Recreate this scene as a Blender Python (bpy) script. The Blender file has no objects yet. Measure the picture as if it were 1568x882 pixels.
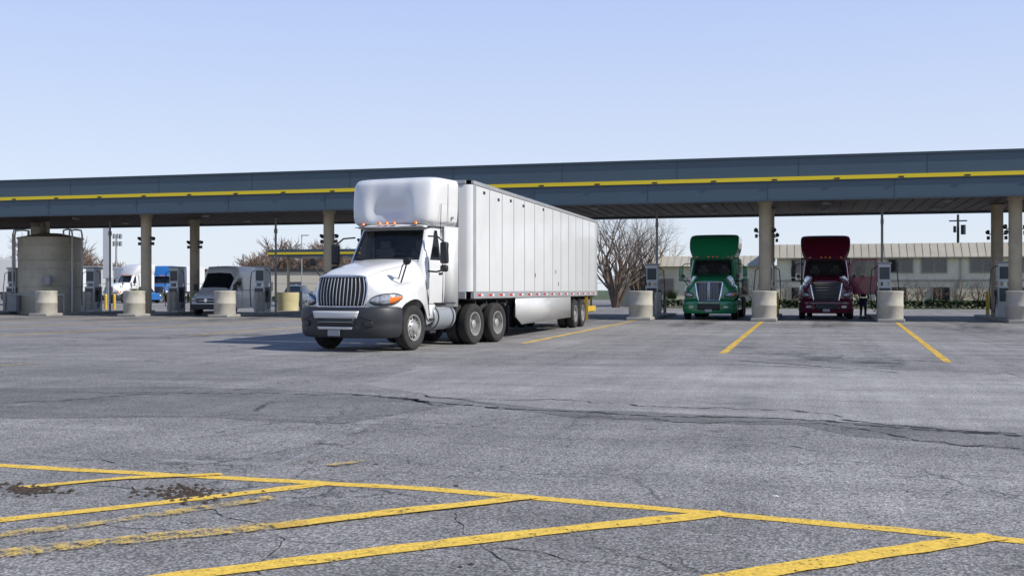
import bpy, bmesh, math, random
from mathutils import Vector, Matrix, noise, Euler
random.seed(7)
R=math.radians
scn=bpy.context.scene
# ------------------------------------------------------------------ helpers
def M(name,col,rough=.5,metal=0.,coat=0.,var=0.,vscale=2.,bump=0.,bscale=30.,spec=.5,dirt=0.,alpha=1.):
    m=bpy.data.materials.new(name); m.use_nodes=True
    nt=m.node_tree; b=nt.nodes['Principled BSDF']
    b.inputs['Base Color'].default_value=(*col,1); b.inputs['Roughness'].default_value=rough
    b.inputs['Metallic'].default_value=metal; b.inputs['Coat Weight'].default_value=coat
    b.inputs['Coat Roughness'].default_value=.06; b.inputs['Alpha'].default_value=alpha
    b.inputs['Specular IOR Level'].default_value=spec
    tc=nt.nodes.new('ShaderNodeTexCoord')
    if var>0:
        n=nt.nodes.new('ShaderNodeTexNoise'); n.inputs['Scale'].default_value=vscale
        n.inputs['Detail'].default_value=7; n.inputs['Roughness'].default_value=.65
        nt.links.new(tc.outputs['Object'],n.inputs['Vector'])
        r=nt.nodes.new('ShaderNodeMapRange'); r.inputs[1].default_value=.3; r.inputs[2].default_value=.7
        r.inputs[3].default_value=1-var; r.inputs[4].default_value=1+var*.4
        nt.links.new(n.outputs['Fac'],r.inputs[0])
        mx=nt.nodes.new('ShaderNodeVectorMath'); mx.operation='SCALE'
        mx.inputs[0].default_value=col
        nt.links.new(r.outputs[0],mx.inputs['Scale']); out=mx.outputs[0]
        if dirt>0:
            sp=nt.nodes.new('ShaderNodeSeparateXYZ'); nt.links.new(tc.outputs['Object'],sp.inputs[0])
            mr=nt.nodes.new('ShaderNodeMapRange'); mr.inputs[1].default_value=.2; mr.inputs[2].default_value=1.7
            mr.inputs[3].default_value=dirt; mr.inputs[4].default_value=0
            nt.links.new(sp.outputs['Z'],mr.inputs[0])
            mm=nt.nodes.new('ShaderNodeMath'); mm.operation='MULTIPLY'
            nt.links.new(mr.outputs[0],mm.inputs[0]); nt.links.new(n.outputs['Fac'],mm.inputs[1])
            mix=nt.nodes.new('ShaderNodeMix'); mix.data_type='RGBA'
            nt.links.new(mm.outputs[0],mix.inputs[0]); nt.links.new(out,mix.inputs[6])
            mix.inputs[7].default_value=(.16,.14,.12,1); out=mix.outputs[2]
        nt.links.new(out,b.inputs['Base Color'])
    if bump>0:
        n2=nt.nodes.new('ShaderNodeTexNoise'); n2.inputs['Scale'].default_value=bscale; n2.inputs['Detail'].default_value=4
        nt.links.new(tc.outputs['Object'],n2.inputs['Vector'])
        bp=nt.nodes.new('ShaderNodeBump'); bp.inputs['Strength'].default_value=bump; bp.inputs['Distance'].default_value=.02
        nt.links.new(n2.outputs['Fac'],bp.inputs['Height']); nt.links.new(bp.outputs[0],b.inputs['Normal'])
    return m
def cr(keys,n):
    out=[];L=len(keys)
    for i in range(L-1):
        p0=keys[max(i-1,0)];p1=keys[i];p2=keys[i+1];p3=keys[min(i+2,L-1)]
        for k in range(n):
            t=k/n;t2=t*t;t3=t2*t
            out.append(tuple(.5*(2*b+(c-a)*t+(2*a-5*b+4*c-d)*t2+(-a+3*b-3*c+d)*t3) for a,b,c,d in zip(p0,p1,p2,p3)))
    out.append(tuple(keys[-1])); return out
def lin(keys,n):
    out=[]
    for i in range(len(keys)-1):
        for k in range(n):
            t=k/n; out.append(tuple(a+(b-a)*t for a,b in zip(keys[i],keys[i+1])))
    out.append(tuple(keys[-1])); return out
def group(name,loc=(0,0,0),rz=0.):
    e=bpy.data.objects.new(name,None); e.location=loc; e.rotation_euler=(0,0,rz); e.empty_display_size=.3
    scn.collection.objects.link(e); return e
class B:
    def __init__(s): s.v=[];s.f=[];s.m=[]
    def add(s,vs,fs,m=0):
        o=len(s.v); s.v+= [tuple(p) for p in vs]; s.f+=[tuple(i+o for i in f) for f in fs]; s.m+=[m]*len(fs)
        return s
    def box(s,c,d,m=0,rot=None):
        x,y,z=[k/2 for k in d]
        vs=[Vector(p) for p in [(-x,-y,-z),(x,-y,-z),(x,y,-z),(-x,y,-z),(-x,-y,z),(x,-y,z),(x,y,z),(-x,y,z)]]
        if rot is not None:
            mt=Euler(rot).to_matrix(); vs=[mt@p for p in vs]
        c=Vector(c)
        return s.add([p+c for p in vs],[(0,3,2,1),(4,5,6,7),(0,1,5,4),(1,2,6,5),(2,3,7,6),(3,0,4,7)],m)
    def bx(s,x0,x1,y0,y1,z0,z1,m=0):
        return s.box(((x0+x1)/2,(y0+y1)/2,(z0+z1)/2),(abs(x1-x0),abs(y1-y0),abs(z1-z0)),m)
    def cyl(s,p0,p1,r0,r1=None,n=14,m=0,caps=True):
        r1=r0 if r1 is None else r1
        p0=Vector(p0);p1=Vector(p1);a=(p1-p0)
        if a.length<1e-6: return s
        a.normalize(); u=a.orthogonal().normalized(); w=a.cross(u)
        vs=[];
        for p,r in((p0,r0),(p1,r1)):
            for i in range(n):
                t=2*math.pi*i/n; vs.append(p+u*r*math.cos(t)+w*r*math.sin(t))
        fs=[(i,(i+1)%n,n+(i+1)%n,n+i) for i in range(n)]
        if caps: fs+=[tuple(range(n-1,-1,-1)),tuple(range(n,2*n))]
        return s.add(vs,fs,m)
    def tube(s,path,r,n=8,m=0):
        path=[Vector(p) for p in path]; vs=[];u=None
        for i,p in enumerate(path):
            d=(path[min(i+1,len(path)-1)]-path[max(i-1,0)]).normalized()
            if u is None: u=d.orthogonal().normalized()
            u=(u-d*u.dot(d)).normalized(); w=d.cross(u)
            rr=r[i] if isinstance(r,(list,tuple)) else r
            for k in range(n):
                t=2*math.pi*k/n; vs.append(p+u*rr*math.cos(t)+w*rr*math.sin(t))
        fs=[]
        for i in range(len(path)-1):
            for k in range(n): fs.append((i*n+k,i*n+(k+1)%n,(i+1)*n+(k+1)%n,(i+1)*n+k))
        fs+=[tuple(range(n-1,-1,-1)),tuple(range((len(path)-1)*n,len(path)*n))]
        return s.add(vs,fs,m)
    def lathe(s,c,axis,prof,n=32,m=0,mf=None):
        c=Vector(c);a=Vector(axis).normalized(); u=a.orthogonal().normalized(); w=a.cross(u); vs=[]
        for (h,r) in prof:
            for k in range(n):
                t=2*math.pi*k/n; vs.append(c+a*h+u*r*math.cos(t)+w*r*math.sin(t))
        o=len(s.v); s.v+=[tuple(p) for p in vs]
        for i in range(len(prof)-1):
            for k in range(n):
                s.f.append((o+i*n+k,o+i*n+(k+1)%n,o+(i+1)*n+(k+1)%n,o+(i+1)*n+k)); s.m.append(m if mf is None else mf[i])
        return s
    def grid(s,rows,m=0,mf=None,closed=False):
        o=len(s.v); nx=len(rows[0])
        for r in rows: s.v+=[tuple(p) for p in r]
        for i in range(len(rows)-1):
            for j in range(nx if closed else nx-1):
                j2=(j+1)%nx
                s.f.append((o+i*nx+j,o+i*nx+j2,o+(i+1)*nx+j2,o+(i+1)*nx+j)); s.m.append(mf(i,j) if mf else m)
        return s
    def obj(s,name,parent,mats,bevel=0,smooth=35,solid=0,sub=0,fix=True,inset=None):
        me=bpy.data.meshes.new(name); me.from_pydata(s.v,[],s.f)
        if not isinstance(mats,(list,tuple)): mats=[mats]
        for m in mats: me.materials.append(m)
        me.polygons.foreach_set('material_index',s.m)
        me.update()
        bm=bmesh.new(); bm.from_mesh(me)
        if fix:
            bmesh.ops.remove_doubles(bm,verts=bm.verts,dist=.0004)
            bmesh.ops.recalc_face_normals(bm,faces=bm.faces)
        if inset:
            for (mi,th,dp,mb) in inset:
                fs=[f for f in bm.faces if f.material_index==mi]
                if fs:
                    r=bmesh.ops.inset_region(bm,faces=fs,thickness=th,depth=-dp,use_even_offset=True)
                    for f in r['faces']: f.material_index=mb
        bm.to_mesh(me); bm.free()
        if smooth:
            me.polygons.foreach_set('use_smooth',[True]*len(me.polygons))
            me.set_sharp_from_angle(angle=R(smooth))
        ob=bpy.data.objects.new(name,me); scn.collection.objects.link(ob)
        if parent: ob.parent=parent
        if sub:
            md=ob.modifiers.new('s','SUBSURF'); md.levels=sub; md.render_levels=sub
        if solid:
            md=ob.modifiers.new('t','SOLIDIFY'); md.thickness=solid; md.offset=0
        if bevel:
            md=ob.modifiers.new('b','BEVEL'); md.width=bevel; md.segments=2; md.limit_method='ANGLE'; md.angle_limit=R(40)
        return ob
# ------------------------------------------------------------------ camera / survey of the site
H=1.36; F=1680.; YAW=R(15.2); CS,SN=math.cos(YAW),math.sin(YAW)
def site(X,D): return (CS*X-SN*D, SN*X+CS*D)
def gp(px,py):
    D=F*H/(py-444.); return site((px-784.)/F*D,D)
def at(px,D): return site((px-784.)/F*D,D)
cam=bpy.data.cameras.new('camera'); co=bpy.data.objects.new('camera',cam); scn.collection.objects.link(co)
co.location=(0,0,H); co.rotation_euler=(R(90),0,YAW); cam.sensor_width=36; cam.lens=F/1568*36; cam.shift_y=.0019
cam.clip_start=.1; cam.clip_end=6000; scn.camera=co
# ------------------------------------------------------------------ light
sd=Vector((.760,-.135,.634)).normalized()
su=bpy.data.lights.new('sun','SUN'); su.energy=4.9; su.angle=R(.5); su.color=(1,.955,.88)
so=bpy.data.objects.new('sun',su); scn.collection.objects.link(so); so.rotation_euler=sd.to_track_quat('Z','Y').to_euler(); so.location=(40,-10,60)
w=bpy.data.worlds.new('World'); scn.world=w; w.use_nodes=True; nt=w.node_tree
bg=nt.nodes['Background']; sk=nt.nodes.new('ShaderNodeTexSky'); sk.sky_type='NISHITA'; sk.sun_disc=False
sk.sun_elevation=math.asin(sd.z); sk.sun_rotation=math.atan2(sd.x,sd.y); sk.air_density=1.0; sk.dust_density=.8; sk.ozone_density=2.0; sk.altitude=50
tcw=nt.nodes.new('ShaderNodeTexCoord'); spw=nt.nodes.new('ShaderNodeSeparateXYZ'); nt.links.new(tcw.outputs['Generated'],spw.inputs[0])
rmp=nt.nodes.new('ShaderNodeValToRGB'); cr_=rmp.color_ramp; nt.links.new(spw.outputs['Z'],rmp.inputs[0])
els=[(0,(.80,.87,.96)),(.10,(.70,.79,.97)),(.27,(.50,.62,.97)),(.50,(.17,.28,.60)),(1,(.07,.14,.38))]
cr_.elements[0].position=0; cr_.elements[0].color=(*els[0][1],1); cr_.elements[1].position=1; cr_.elements[1].color=(*els[-1][1],1)
for p,c_ in els[1:-1]:
    e=cr_.elements.new(p); e.color=(*c_,1)
scl=nt.nodes.new('ShaderNodeVectorMath'); scl.operation='SCALE'; scl.inputs['Scale'].default_value=1/.15; nt.links.new(rmp.outputs[0],scl.inputs[0])
mxw=nt.nodes.new('ShaderNodeMix'); mxw.data_type='RGBA'; mxw.inputs[0].default_value=.86
nt.links.new(sk.outputs[0],mxw.inputs[6]); nt.links.new(scl.outputs[0],mxw.inputs[7])
nt.links.new(mxw.outputs[2],bg.inputs[0]); bg.inputs[1].default_value=.15
scn.view_settings.view_transform='Standard'; scn.view_settings.look='None'; scn.view_settings.exposure=0
# ------------------------------------------------------------------ materials
white=M('white_paint',(.68,.68,.67),.3,0,.6,.07,1.2,dirt=.4)
trl_white=M('trailer_white_panel',(.62,.625,.62),.26,0,.3,.08,.8,dirt=.35)
green=M('green_paint',(.010,.22,.085),.28,0,.9,.1,2,dirt=.15)
maroon=M('maroon_paint',(.115,.005,.025),.28,0,.9,.1,2,dirt=.1)
blue=M('blue_paint',(.02,.12,.35),.3,0,.8)
charcoal=M('grey_bumper_plastic',(.024,.026,.032),.5,0,0,.2,3,dirt=.06)
black=M('black_plastic',(.015,.015,.016),.5)
rubber=M('tyre_rubber',(.020,.020,.020),.85,0,0,.3,6,dirt=.15)
glass=M('dark_glass',(.012,.016,.02),.04,0,0,spec=.9)
cabglass=M('cab_glass',(.01,.014,.016),.03,0,0,spec=.9,alpha=.42)
chrome=M('chrome',(.75,.76,.78),.15,1)
alu=M('aluminium',(.50,.51,.53),.38,.85,0,.15,4)
rimm=M('wheel_rim',(.48,.48,.46),.42,.5,0,.3,5)
frame=M('chassis_black',(.022,.022,.022),.7,0,0,.3,5)
amber=M('amber_lens',(.85,.2,.02),.25,0,.8)
red=M('red_reflector',(.55,.03,.03),.35,0,.3)
lens=M('headlamp_lens',(.5,.52,.55),.1,.35,1,.55,22)
graym=M('grey_paint',(.30,.32,.34),.4,.2,0,.1,3)
beige=M('beige_column_paint',(.42,.36,.25),.55,0,0,.2,1.5,dirt=.4)
barrelm=M('barrel_concrete',(.50,.475,.40),.8,0,0,.3,2.5,.3,25,dirt=.6)
yellow=M('safety_yellow',(.70,.44,.03),.5,0,0,.2,4,dirt=.4)
fasc=M('slate_blue_fascia',(.050,.088,.120),.40,0,.1,.09,.35)
stripe=M('yellow_stripe',(.80,.60,.015),.45)
soff=M('soffit_metal',(.10,.075,.065),.6,0,0,.2,1)
conc=M('concrete',(.33,.32,.29),.85,0,0,.3,1.2,.3,20)
cream=M('cream_stucco',(.80,.74,.55),.85,0,0,.14,.5,.2,8)
roofm=M('standing_seam_roof',(.46,.42,.33),.5,0,0,.14,.7)
bark=M('bark',(.15,.11,.085),.9,0,0,.3,3)
twig=M('distant_twigs',(.20,.14,.11),.95,0,0,.4,.3)
leafm=M('evergreen_leaves',(.05,.085,.025),.7,0,0,.5,2)
pump_w=M('pump_enclosure',(.58,.61,.62),.4,0,.2,.12,3,dirt=.4)
pump_g=M('pump_panel_dark',(.05,.06,.07),.3)
tankm=M('tank_coating',(.50,.46,.36),.55,.1,0,.3,.9,dirt=.4)
# ------------------------------------------------------------------ ground
def asphalt(name,albedo,grit=1.,crk=True,vs=58):
    m=bpy.data.materials.new(name); m.use_nodes=True; nt=m.node_tree; L=nt.links; N=nt.nodes
    b=N['Principled BSDF']; b.inputs['Roughness'].default_value=.8; b.inputs['Specular IOR Level'].default_value=.35
    tc=N.new('ShaderNodeTexCoord')
    def noi(sc,det=5,ro=.6,vec=None,out='Fac'):
        n=N.new('ShaderNodeTexNoise'); n.inputs['Scale'].default_value=sc; n.inputs['Detail'].default_value=det; n.inputs['Roughness'].default_value=ro
        L.new(vec or tc.outputs['Object'],n.inputs['Vector']); return n.outputs[out]
    def mr(src,a,b_,c,d):
        r=N.new('ShaderNodeMapRange'); r.inputs[1].default_value=a; r.inputs[2].default_value=b_; r.inputs[3].default_value=c; r.inputs[4].default_value=d
        L.new(src,r.inputs[0]); return r.outputs[0]
    def mul(a,b_,op='MULTIPLY'):
        x=N.new('ShaderNodeMath'); x.operation=op
        for i,q in enumerate((a,b_)):
            if isinstance(q,(int,float)): x.inputs[i].default_value=q
            else: L.new(q,x.inputs[i])
        return x.outputs[0]
    big=mr(noi(.10,7,.65),.38,.62,.80,1.12)
    med=mr(noi(1.1,6,.75),.3,.7,.80,1.14)
    mp=N.new('ShaderNodeMapping'); mp.inputs['Scale'].default_value=(1.5,.06,1); L.new(tc.outputs['Object'],mp.inputs[0])
    strk=mr(noi(1.,6,.75,mp.outputs[0]),.35,.7,1.10,.80)
    mp2=N.new('ShaderNodeMapping'); mp2.inputs['Scale'].default_value=(.06,.9,1); mp2.inputs['Rotation'].default_value=(0,0,R(-12)); L.new(tc.outputs['Object'],mp2.inputs[0])
    strk2=mr(noi(1.,7,.75,mp2.outputs[0]),.38,.66,1.12,.76)
    v=N.new('ShaderNodeTexVoronoi'); v.inputs['Scale'].default_value=vs; L.new(tc.outputs['Object'],v.inputs['Vector'])
    sp=N.new('ShaderNodeSeparateColor'); L.new(v.outputs['Color'],sp.inputs[0])
    stone=mr(sp.outputs[0],0,1,1-.36*grit,1+.36*grit)
    gap=mr(v.outputs['Distance'],.35,.75,1.03,.48)
    f2=mr(noi(30,4,.75),.3,.7,.70,1.26)
    pit=mr(noi(9,6,.8),.30,.42,.62,1)
    val=mul(mul(mul(mul(mul(big,med),mul(strk,strk2)),mul(stone,gap)),mul(f2,albedo)),pit)
    bl=mr(noi(.5,7,.78),.60,.70,1,.6)
    val=mul(val,bl)
    if crk:
        nv=noi(1.7,5,.6,None,'Color'); 
        ad=N.new('ShaderNodeVectorMath'); ad.operation='MULTIPLY_ADD'; ad.inputs[1].default_value=(.7,.7,0); L.new(nv,ad.inputs[0]); L.new(tc.outputs['Object'],ad.inputs[2])
        for sc_,th,lo,hi in ((.55,.011,.46,.54),(2.3,.010,.52,.60)):
            ve=N.new('ShaderNodeTexVoronoi'); ve.feature='DISTANCE_TO_EDGE'; ve.inputs['Scale'].default_value=sc_; L.new(ad.outputs[0],ve.inputs['Vector'])
            ln=mr(ve.outputs['Distance'],0,th*sc_,1,0); msk=mr(noi(.35,4,.6),lo,hi,0,.85)
            val=mul(val,mr(mul(ln,msk),0,1,1,.12))
    cmb=N.new('ShaderNodeCombineColor'); L.new(mul(val,1.0),cmb.inputs[0]); L.new(mul(val,.965),cmb.inputs[1]); L.new(mul(val,.925),cmb.inputs[2])
    L.new(cmb.outputs[0],b.inputs['Base Color'])
    hgt=mul(mul(gap,stone),noi(30,3),'ADD')
    bp=N.new('ShaderNodeBump'); bp.inputs['Strength'].default_value=.6; bp.inputs['Distance'].default_value=.006*grit
    L.new(hgt,bp.inputs['Height']); L.new(bp.outputs[0],b.inputs['Normal'])
    return m
asp=asphalt('asphalt',.335)
g=B(); g.add([(-2500,-400,0),(2500,-400,0),(2500,4500,0),(-2500,4500,0)],[(0,1,2,3)]); g.obj('asphalt_ground',None,asp,smooth=0)
grassm=M('grass',(.07,.10,.03),.9,0,0,.5,.6,.5,20)
g=B(); g.add([(-14,82,.004),(60,82,.004),(60,160,.004),(-14,160,.004)],[(0,1,2,3)])
g.add([(-400,150,.004),(-14.2,150,.004),(-14.2,1500,.004),(-400,1500,.004)],[(0,1,2,3)])
g.obj('grass',None,grassm,smooth=0)
def paint(name,col,lo,hi,sc=9,rough=.6,bmp=.5):
    m=M(name,col,rough); nt=m.node_tree; L=nt.links; b=nt.nodes['Principled BSDF']
    tc=nt.nodes.new('ShaderNodeTexCoord')
    n=nt.nodes.new('ShaderNodeTexNoise'); n.inputs['Scale'].default_value=sc; n.inputs['Detail'].default_value=9; n.inputs['Roughness'].default_value=.72
    L.new(tc.outputs['Object'],n.inputs['Vector'])
    n3=nt.nodes.new('ShaderNodeTexNoise'); n3.inputs['Scale'].default_value=60; n3.inputs['Detail'].default_value=3
    L.new(tc.outputs['Object'],n3.inputs['Vector'])
    ad=nt.nodes.new('ShaderNodeMath'); ad.operation='MULTIPLY_ADD'; ad.inputs[1].default_value=.6; L.new(n3.outputs['Fac'],ad.inputs[0]); L.new(n.outputs['Fac'],ad.inputs[2])
    r=nt.nodes.new('ShaderNodeMapRange'); r.inputs[1].default_value=lo+.30; r.inputs[2].default_value=hi+.30; L.new(ad.outputs[0],r.inputs[0])
    tr=nt.nodes.new('ShaderNodeBsdfTransparent'); mx=nt.nodes.new('ShaderNodeMixShader')
    L.new(r.outputs[0],mx.inputs[0]); L.new(tr.outputs[0],mx.inputs[1]); L.new(b.outputs[0],mx.inputs[2])
    L.new(mx.outputs[0],nt.nodes['Material Output'].inputs[0])
    n2=nt.nodes.new('ShaderNodeTexNoise'); n2.inputs['Scale'].default_value=35; n2.inputs['Detail'].default_value=5; L.new(tc.outputs['Object'],n2.inputs['Vector'])
    rr=nt.nodes.new('ShaderNodeMapRange'); rr.inputs[1].default_value=.3; rr.inputs[2].default_value=.7; rr.inputs[3].default_value=.7; rr.inputs[4].default_value=1.12; L.new(n2.outputs['Fac'],rr.inputs[0])
    vm=nt.nodes.new('ShaderNodeVectorMath'); vm.operation='SCALE'; vm.inputs[0].default_value=col; L.new(rr.outputs[0],vm.inputs['Scale']); L.new(vm.outputs[0],b.inputs['Base Color'])
    bp=nt.nodes.new('ShaderNodeBump'); bp.inputs['Strength'].default_value=bmp; bp.inputs['Distance'].default_value=.006; L.new(n3.outputs['Fac'],bp.inputs['Height']); L.new(bp.outputs[0],b.inputs['Normal'])
    return m
def jpoly(pts,z,mt_,name,j=.12,step=.5):
    P=[]
    for i in range(len(pts)):
        a=Vector(pts[i]);c=Vector(pts[(i+1)%len(pts)]);n=max(1,int((c-a).length/step))
        for k in range(n):
            p=a.lerp(c,k/n); P.append((p.x+noise.noise(Vector((p.x*.8,p.y*.8,3)))*j*2,p.y+noise.noise(Vector((p.x*.8,p.y*.8,9)))*j*2,z))
    b=B(); b.add(P,[tuple(range(len(P)))]); return b.obj(name,None,mt_,smooth=0,fix=False)
asp_l=asphalt('asphalt_resurfaced_smooth',.40,.6,False,70)
asp_d=asphalt('asphalt_patch_dark',.235,.8,True,60)
jpoly([gp(640,560),gp(1100,560),gp(1620,574),gp(1720,668),gp(1400,652),gp(1150,637),gp(900,629),gp(700,612),gp(560,588)],.002,asp_l,'asphalt_resurfaced_patch')
jpoly([gp(-120,596),gp(300,592),gp(560,604),gp(700,620),gp(520,650),gp(300,640),gp(-120,640)],.0022,asp_d,'asphalt_dark_patch')
jpoly([gp(1180,640),gp(1420,654),gp(1650,672),gp(1700,700),gp(1300,668)],.0021,asp_d,'asphalt_dark_patch',.06)
jpoly([gp(700,612),gp(900,629),gp(1150,637),gp(1400,652),gp(1150,650),gp(880,640)],.0023,asp_d,'asphalt_dark_patch',.05)
p_good=paint('yellow_road_paint',(.84,.55,.06),.30,.44)
p_worn=paint('worn_yellow_road_paint',(.70,.48,.10),.44,.60)
p_far=paint('lane_line_paint',(.74,.47,.05),.34,.48,3)
dusty=paint('pale_residue',(.42,.41,.39),.50,.74,1.3,.6,.1)
wet=paint('dark_stain',(.045,.044,.043),.48,.70,1.1,.5,.05)
zc=[.004]
def ribbon(b,pts,wd,jit=.0,step=.15,m=0,z=None):
    if z is None: z=zc[0]; zc[0]+=.0015
    P=[]
    for i in range(len(pts)-1):
        a=Vector(pts[i]);c=Vector(pts[i+1]);n=max(1,int((c-a).length/step))
        for k in range(n): P.append(a.lerp(c,k/n))
    P.append(Vector(pts[-1])); rows=[]
    for i,p in enumerate(P):
        d=(P[min(i+1,len(P)-1)]-P[max(i-1,0)]).normalized(); q=Vector((-d.y,d.x))
        ww=wd(i/len(P)) if callable(wd) else wd
        a=ww/2+random.uniform(-jit,jit); c=ww/2+random.uniform(-jit,jit)
        rows.append([(p.x-q.x*a,p.y-q.y*a,z),(p.x+q.x*c,p.y+q.y*c,z)])
    b.grid(rows,m)
lm=B()
ribbon(lm,[gp(-150,705),gp(0,713),gp(330,731),gp(660,749),gp(1075,785),gp(1568,829),gp(1800,850)],.135,.01)
ribbon(lm,[gp(-150,815),gp(0,797),gp(250,770),gp(500,741)],.14,.012)
ribbon(lm,[gp(180,895),gp(620,840),gp(860,812),gp(1112,786)],.165,.012)
ribbon(lm,[gp(1090,890),gp(1300,856),gp(1525,822)],.17,.01)
ribbon(lm,[gp(30,748),gp(190,733),gp(340,727)],.10,.012)
ribbon(lm,[gp(420,808),gp(600,786),gp(818,762)],.15,.014)
lm.obj('yellow_hatch_marking',None,p_good,smooth=0,fix=False)
lm=B()
ribbon(lm,[gp(-100,860),gp(0,850),gp(220,826),gp(470,802)],.19,.015)
ribbon(lm,[gp(-60,828),gp(140,805),gp(420,764)],.12,.015)
ribbon(lm,[gp(500,715),gp(560,707)],.07,.02)
ribbon(lm,[gp(-80,566),gp(60,557)],.12,.01)
lm.obj('worn_yellow_marking',None,p_worn,smooth=0,fix=False)
lm=B()
for sx,dx_,y0 in ((-38.9,0,30),(-33.6,0,28),(-28.4,0,30),(-23.1,0,27),(-17.9,0,29),(-12.7,0,40),(-7.5,.45,27),(-2.0,.2,23.9),(3.5,-1.0,22.0),(8.4,-.5,24),(13.7,0,24)):
    ribbon(lm,[(sx+dx_,y0),(sx,48.4)],.16,.008,.5,0,.0042)
lm.obj('lane_line_marking',None,p_far,smooth=0,fix=False)
lm=B()
for (a,c_,wd) in (((1228,505),(1195,552),1.1),((1300,505),(1335,556),1.0),((1120,557),(1380,572),.5),((580,646),(425,722),.10),((1490,505),(1580,540),.9),((60,700),(420,716),.10)):
    ribbon(lm,[gp(*a),gp(*c_)],wd,wd*.12,.3)
lm.obj('dried_residue_stain',None,dusty,smooth=0,fix=False)
lm=B()
for sx in (-36,-31,-25.7,-10,-4.6,.7,5.9,11):
    ribbon(lm,[(sx,41),(sx+.2,47),(sx,56)],1.5,.2,.4)
for (a,c_,wd) in (((1180,540),(1420,566),1.2),((150,520),(430,512),1.5),((1430,500),(1568,512),2.0)):
    ribbon(lm,[gp(*a),gp(*c_)],wd,wd*.12,.3)
lm.obj('oil_drip_stain',None,wet,smooth=0,fix=False)
crackm=M('crack_tar',(.018,.017,.016),.9)
ck=B()
def crack(pts,wd,amp,step=.06):
    P=[]
    for i in range(len(pts)-1):
        a=Vector(gp(*pts[i]));c=Vector(gp(*pts[i+1]));n=max(2,int((c-a).length/step))
        for k in range(n): P.append(a.lerp(c,k/n))
    sd_=random.uniform(0,99)
    Q=[]
    for i,p in enumerate(P):
        d=(P[-1]-P[0]).normalized(); q=Vector((-d.y,d.x))
        o=noise.noise(Vector((i*.05,sd_,0)))*amp*2.2+noise.noise(Vector((i*.35,sd_,3)))*amp*.8
        Q.append(p+q*o)
    ribbon(ck,Q,lambda t:max(.002,wd*(.1+2.2*abs(noise.noise(Vector((t*40,sd_,7)))))),wd*.2,9,0,.0032)
crack([(540,604),(700,622),(900,632),(1150,640),(1400,655),(1568,668),(1650,673)],.14,.16)
crack([(620,609),(680,622)],.16,.1)
crack([(640,606),(900,618),(1100,624),(1300,640)],.06,.25)
crack([(900,636),(1200,650),(1568,690)],.05,.25)
crack([(1290,642),(1420,656),(1568,664)],.14,.12)
crack([(0,617),(200,606),(540,604)],.08,.25)
crack([(120,600),(420,596)],.05,.3)
crack([(1500,575),(1540,571),(1568,578),(1620,576)],.16,.1)
crack([(1130,552),(1240,560),(1380,571)],.10,.06)
crack([(1100,541),(1300,548),(1568,560)],.06,.1)
crack([(0,705),(60,711),(150,702),(190,712)],.012,.05)
crack([(120,716),(160,724),(260,722),(420,735)],.010,.04)
crack([(540,745),(700,790),(760,850),(800,882)],.007,.08)
crack([(200,745),(330,790),(400,830),(400,882)],.008,.10)
crack([(560,850),(780,840),(1000,870)],.008,.08)
crack([(0,760),(120,745),(300,752),(420,742)],.012,.06)
crack([(560,640),(760,655),(1000,660),(1300,690)],.012,.15)
crack([(100,640),(380,636),(560,640)],.02,.1)
crack([(700,680),(1000,700),(1300,720),(1568,730)],.007,.15)
for _ in range(14):
    a=(random.uniform(0,700),random.uniform(690,865)); crack([a,(a[0]+random.uniform(60,200),a[1]+random.uniform(-25,25))],.007,.05)
ck.obj('pavement_cracks',None,crackm,smooth=0,fix=False)
db=B()
def clod(x,y,r,m,hh=.6):
    n=7; vs=[(x+random.uniform(-.3,.3)*r,y,r*hh+.003)]; 
    for k in range(n):
        t=6.283*k/n; q=r*random.uniform(.6,1.3); vs.append((x+q*math.cos(t),y+q*math.sin(t),.0035))
    db.add(vs,[(0,1+k,1+(k+1)%n) for k in range(n)],m)
for (px,py,r,m) in [(575,711,.022,0),(698,744,.022,0),(722,864,.018,0),(1390,752,.010,0),(1188,760,.025,1),(1228,709,.015,1),(1330,792,.01,0),(705,868,.015,0),(870,683,.012,0)]:
    x,y=gp(px,py); clod(x,y,r,m,.4)
for _ in range(110):
    x,y=gp(random.gauss(45,28),random.gauss(750,4)); clod(x,y,random.uniform(.008,.028),0)
for _ in range(170):
    x,y=gp(random.gauss(285,32),random.gauss(755,7)); clod(x,y,random.uniform(.006,.025),0)
for _ in range(420):
    x,y=gp(random.uniform(-50,1600),random.uniform(600,880)); clod(x,y,random.uniform(.003,.008),random.choice((0,0,2)))
db.obj('pavement_debris',None,[M('dirt_clod',(.05,.035,.025),.95),M('litter_bits',(.6,.6,.58),.7),M('pebble_grey',(.3,.29,.27),.8)],smooth=0,fix=False)
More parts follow.
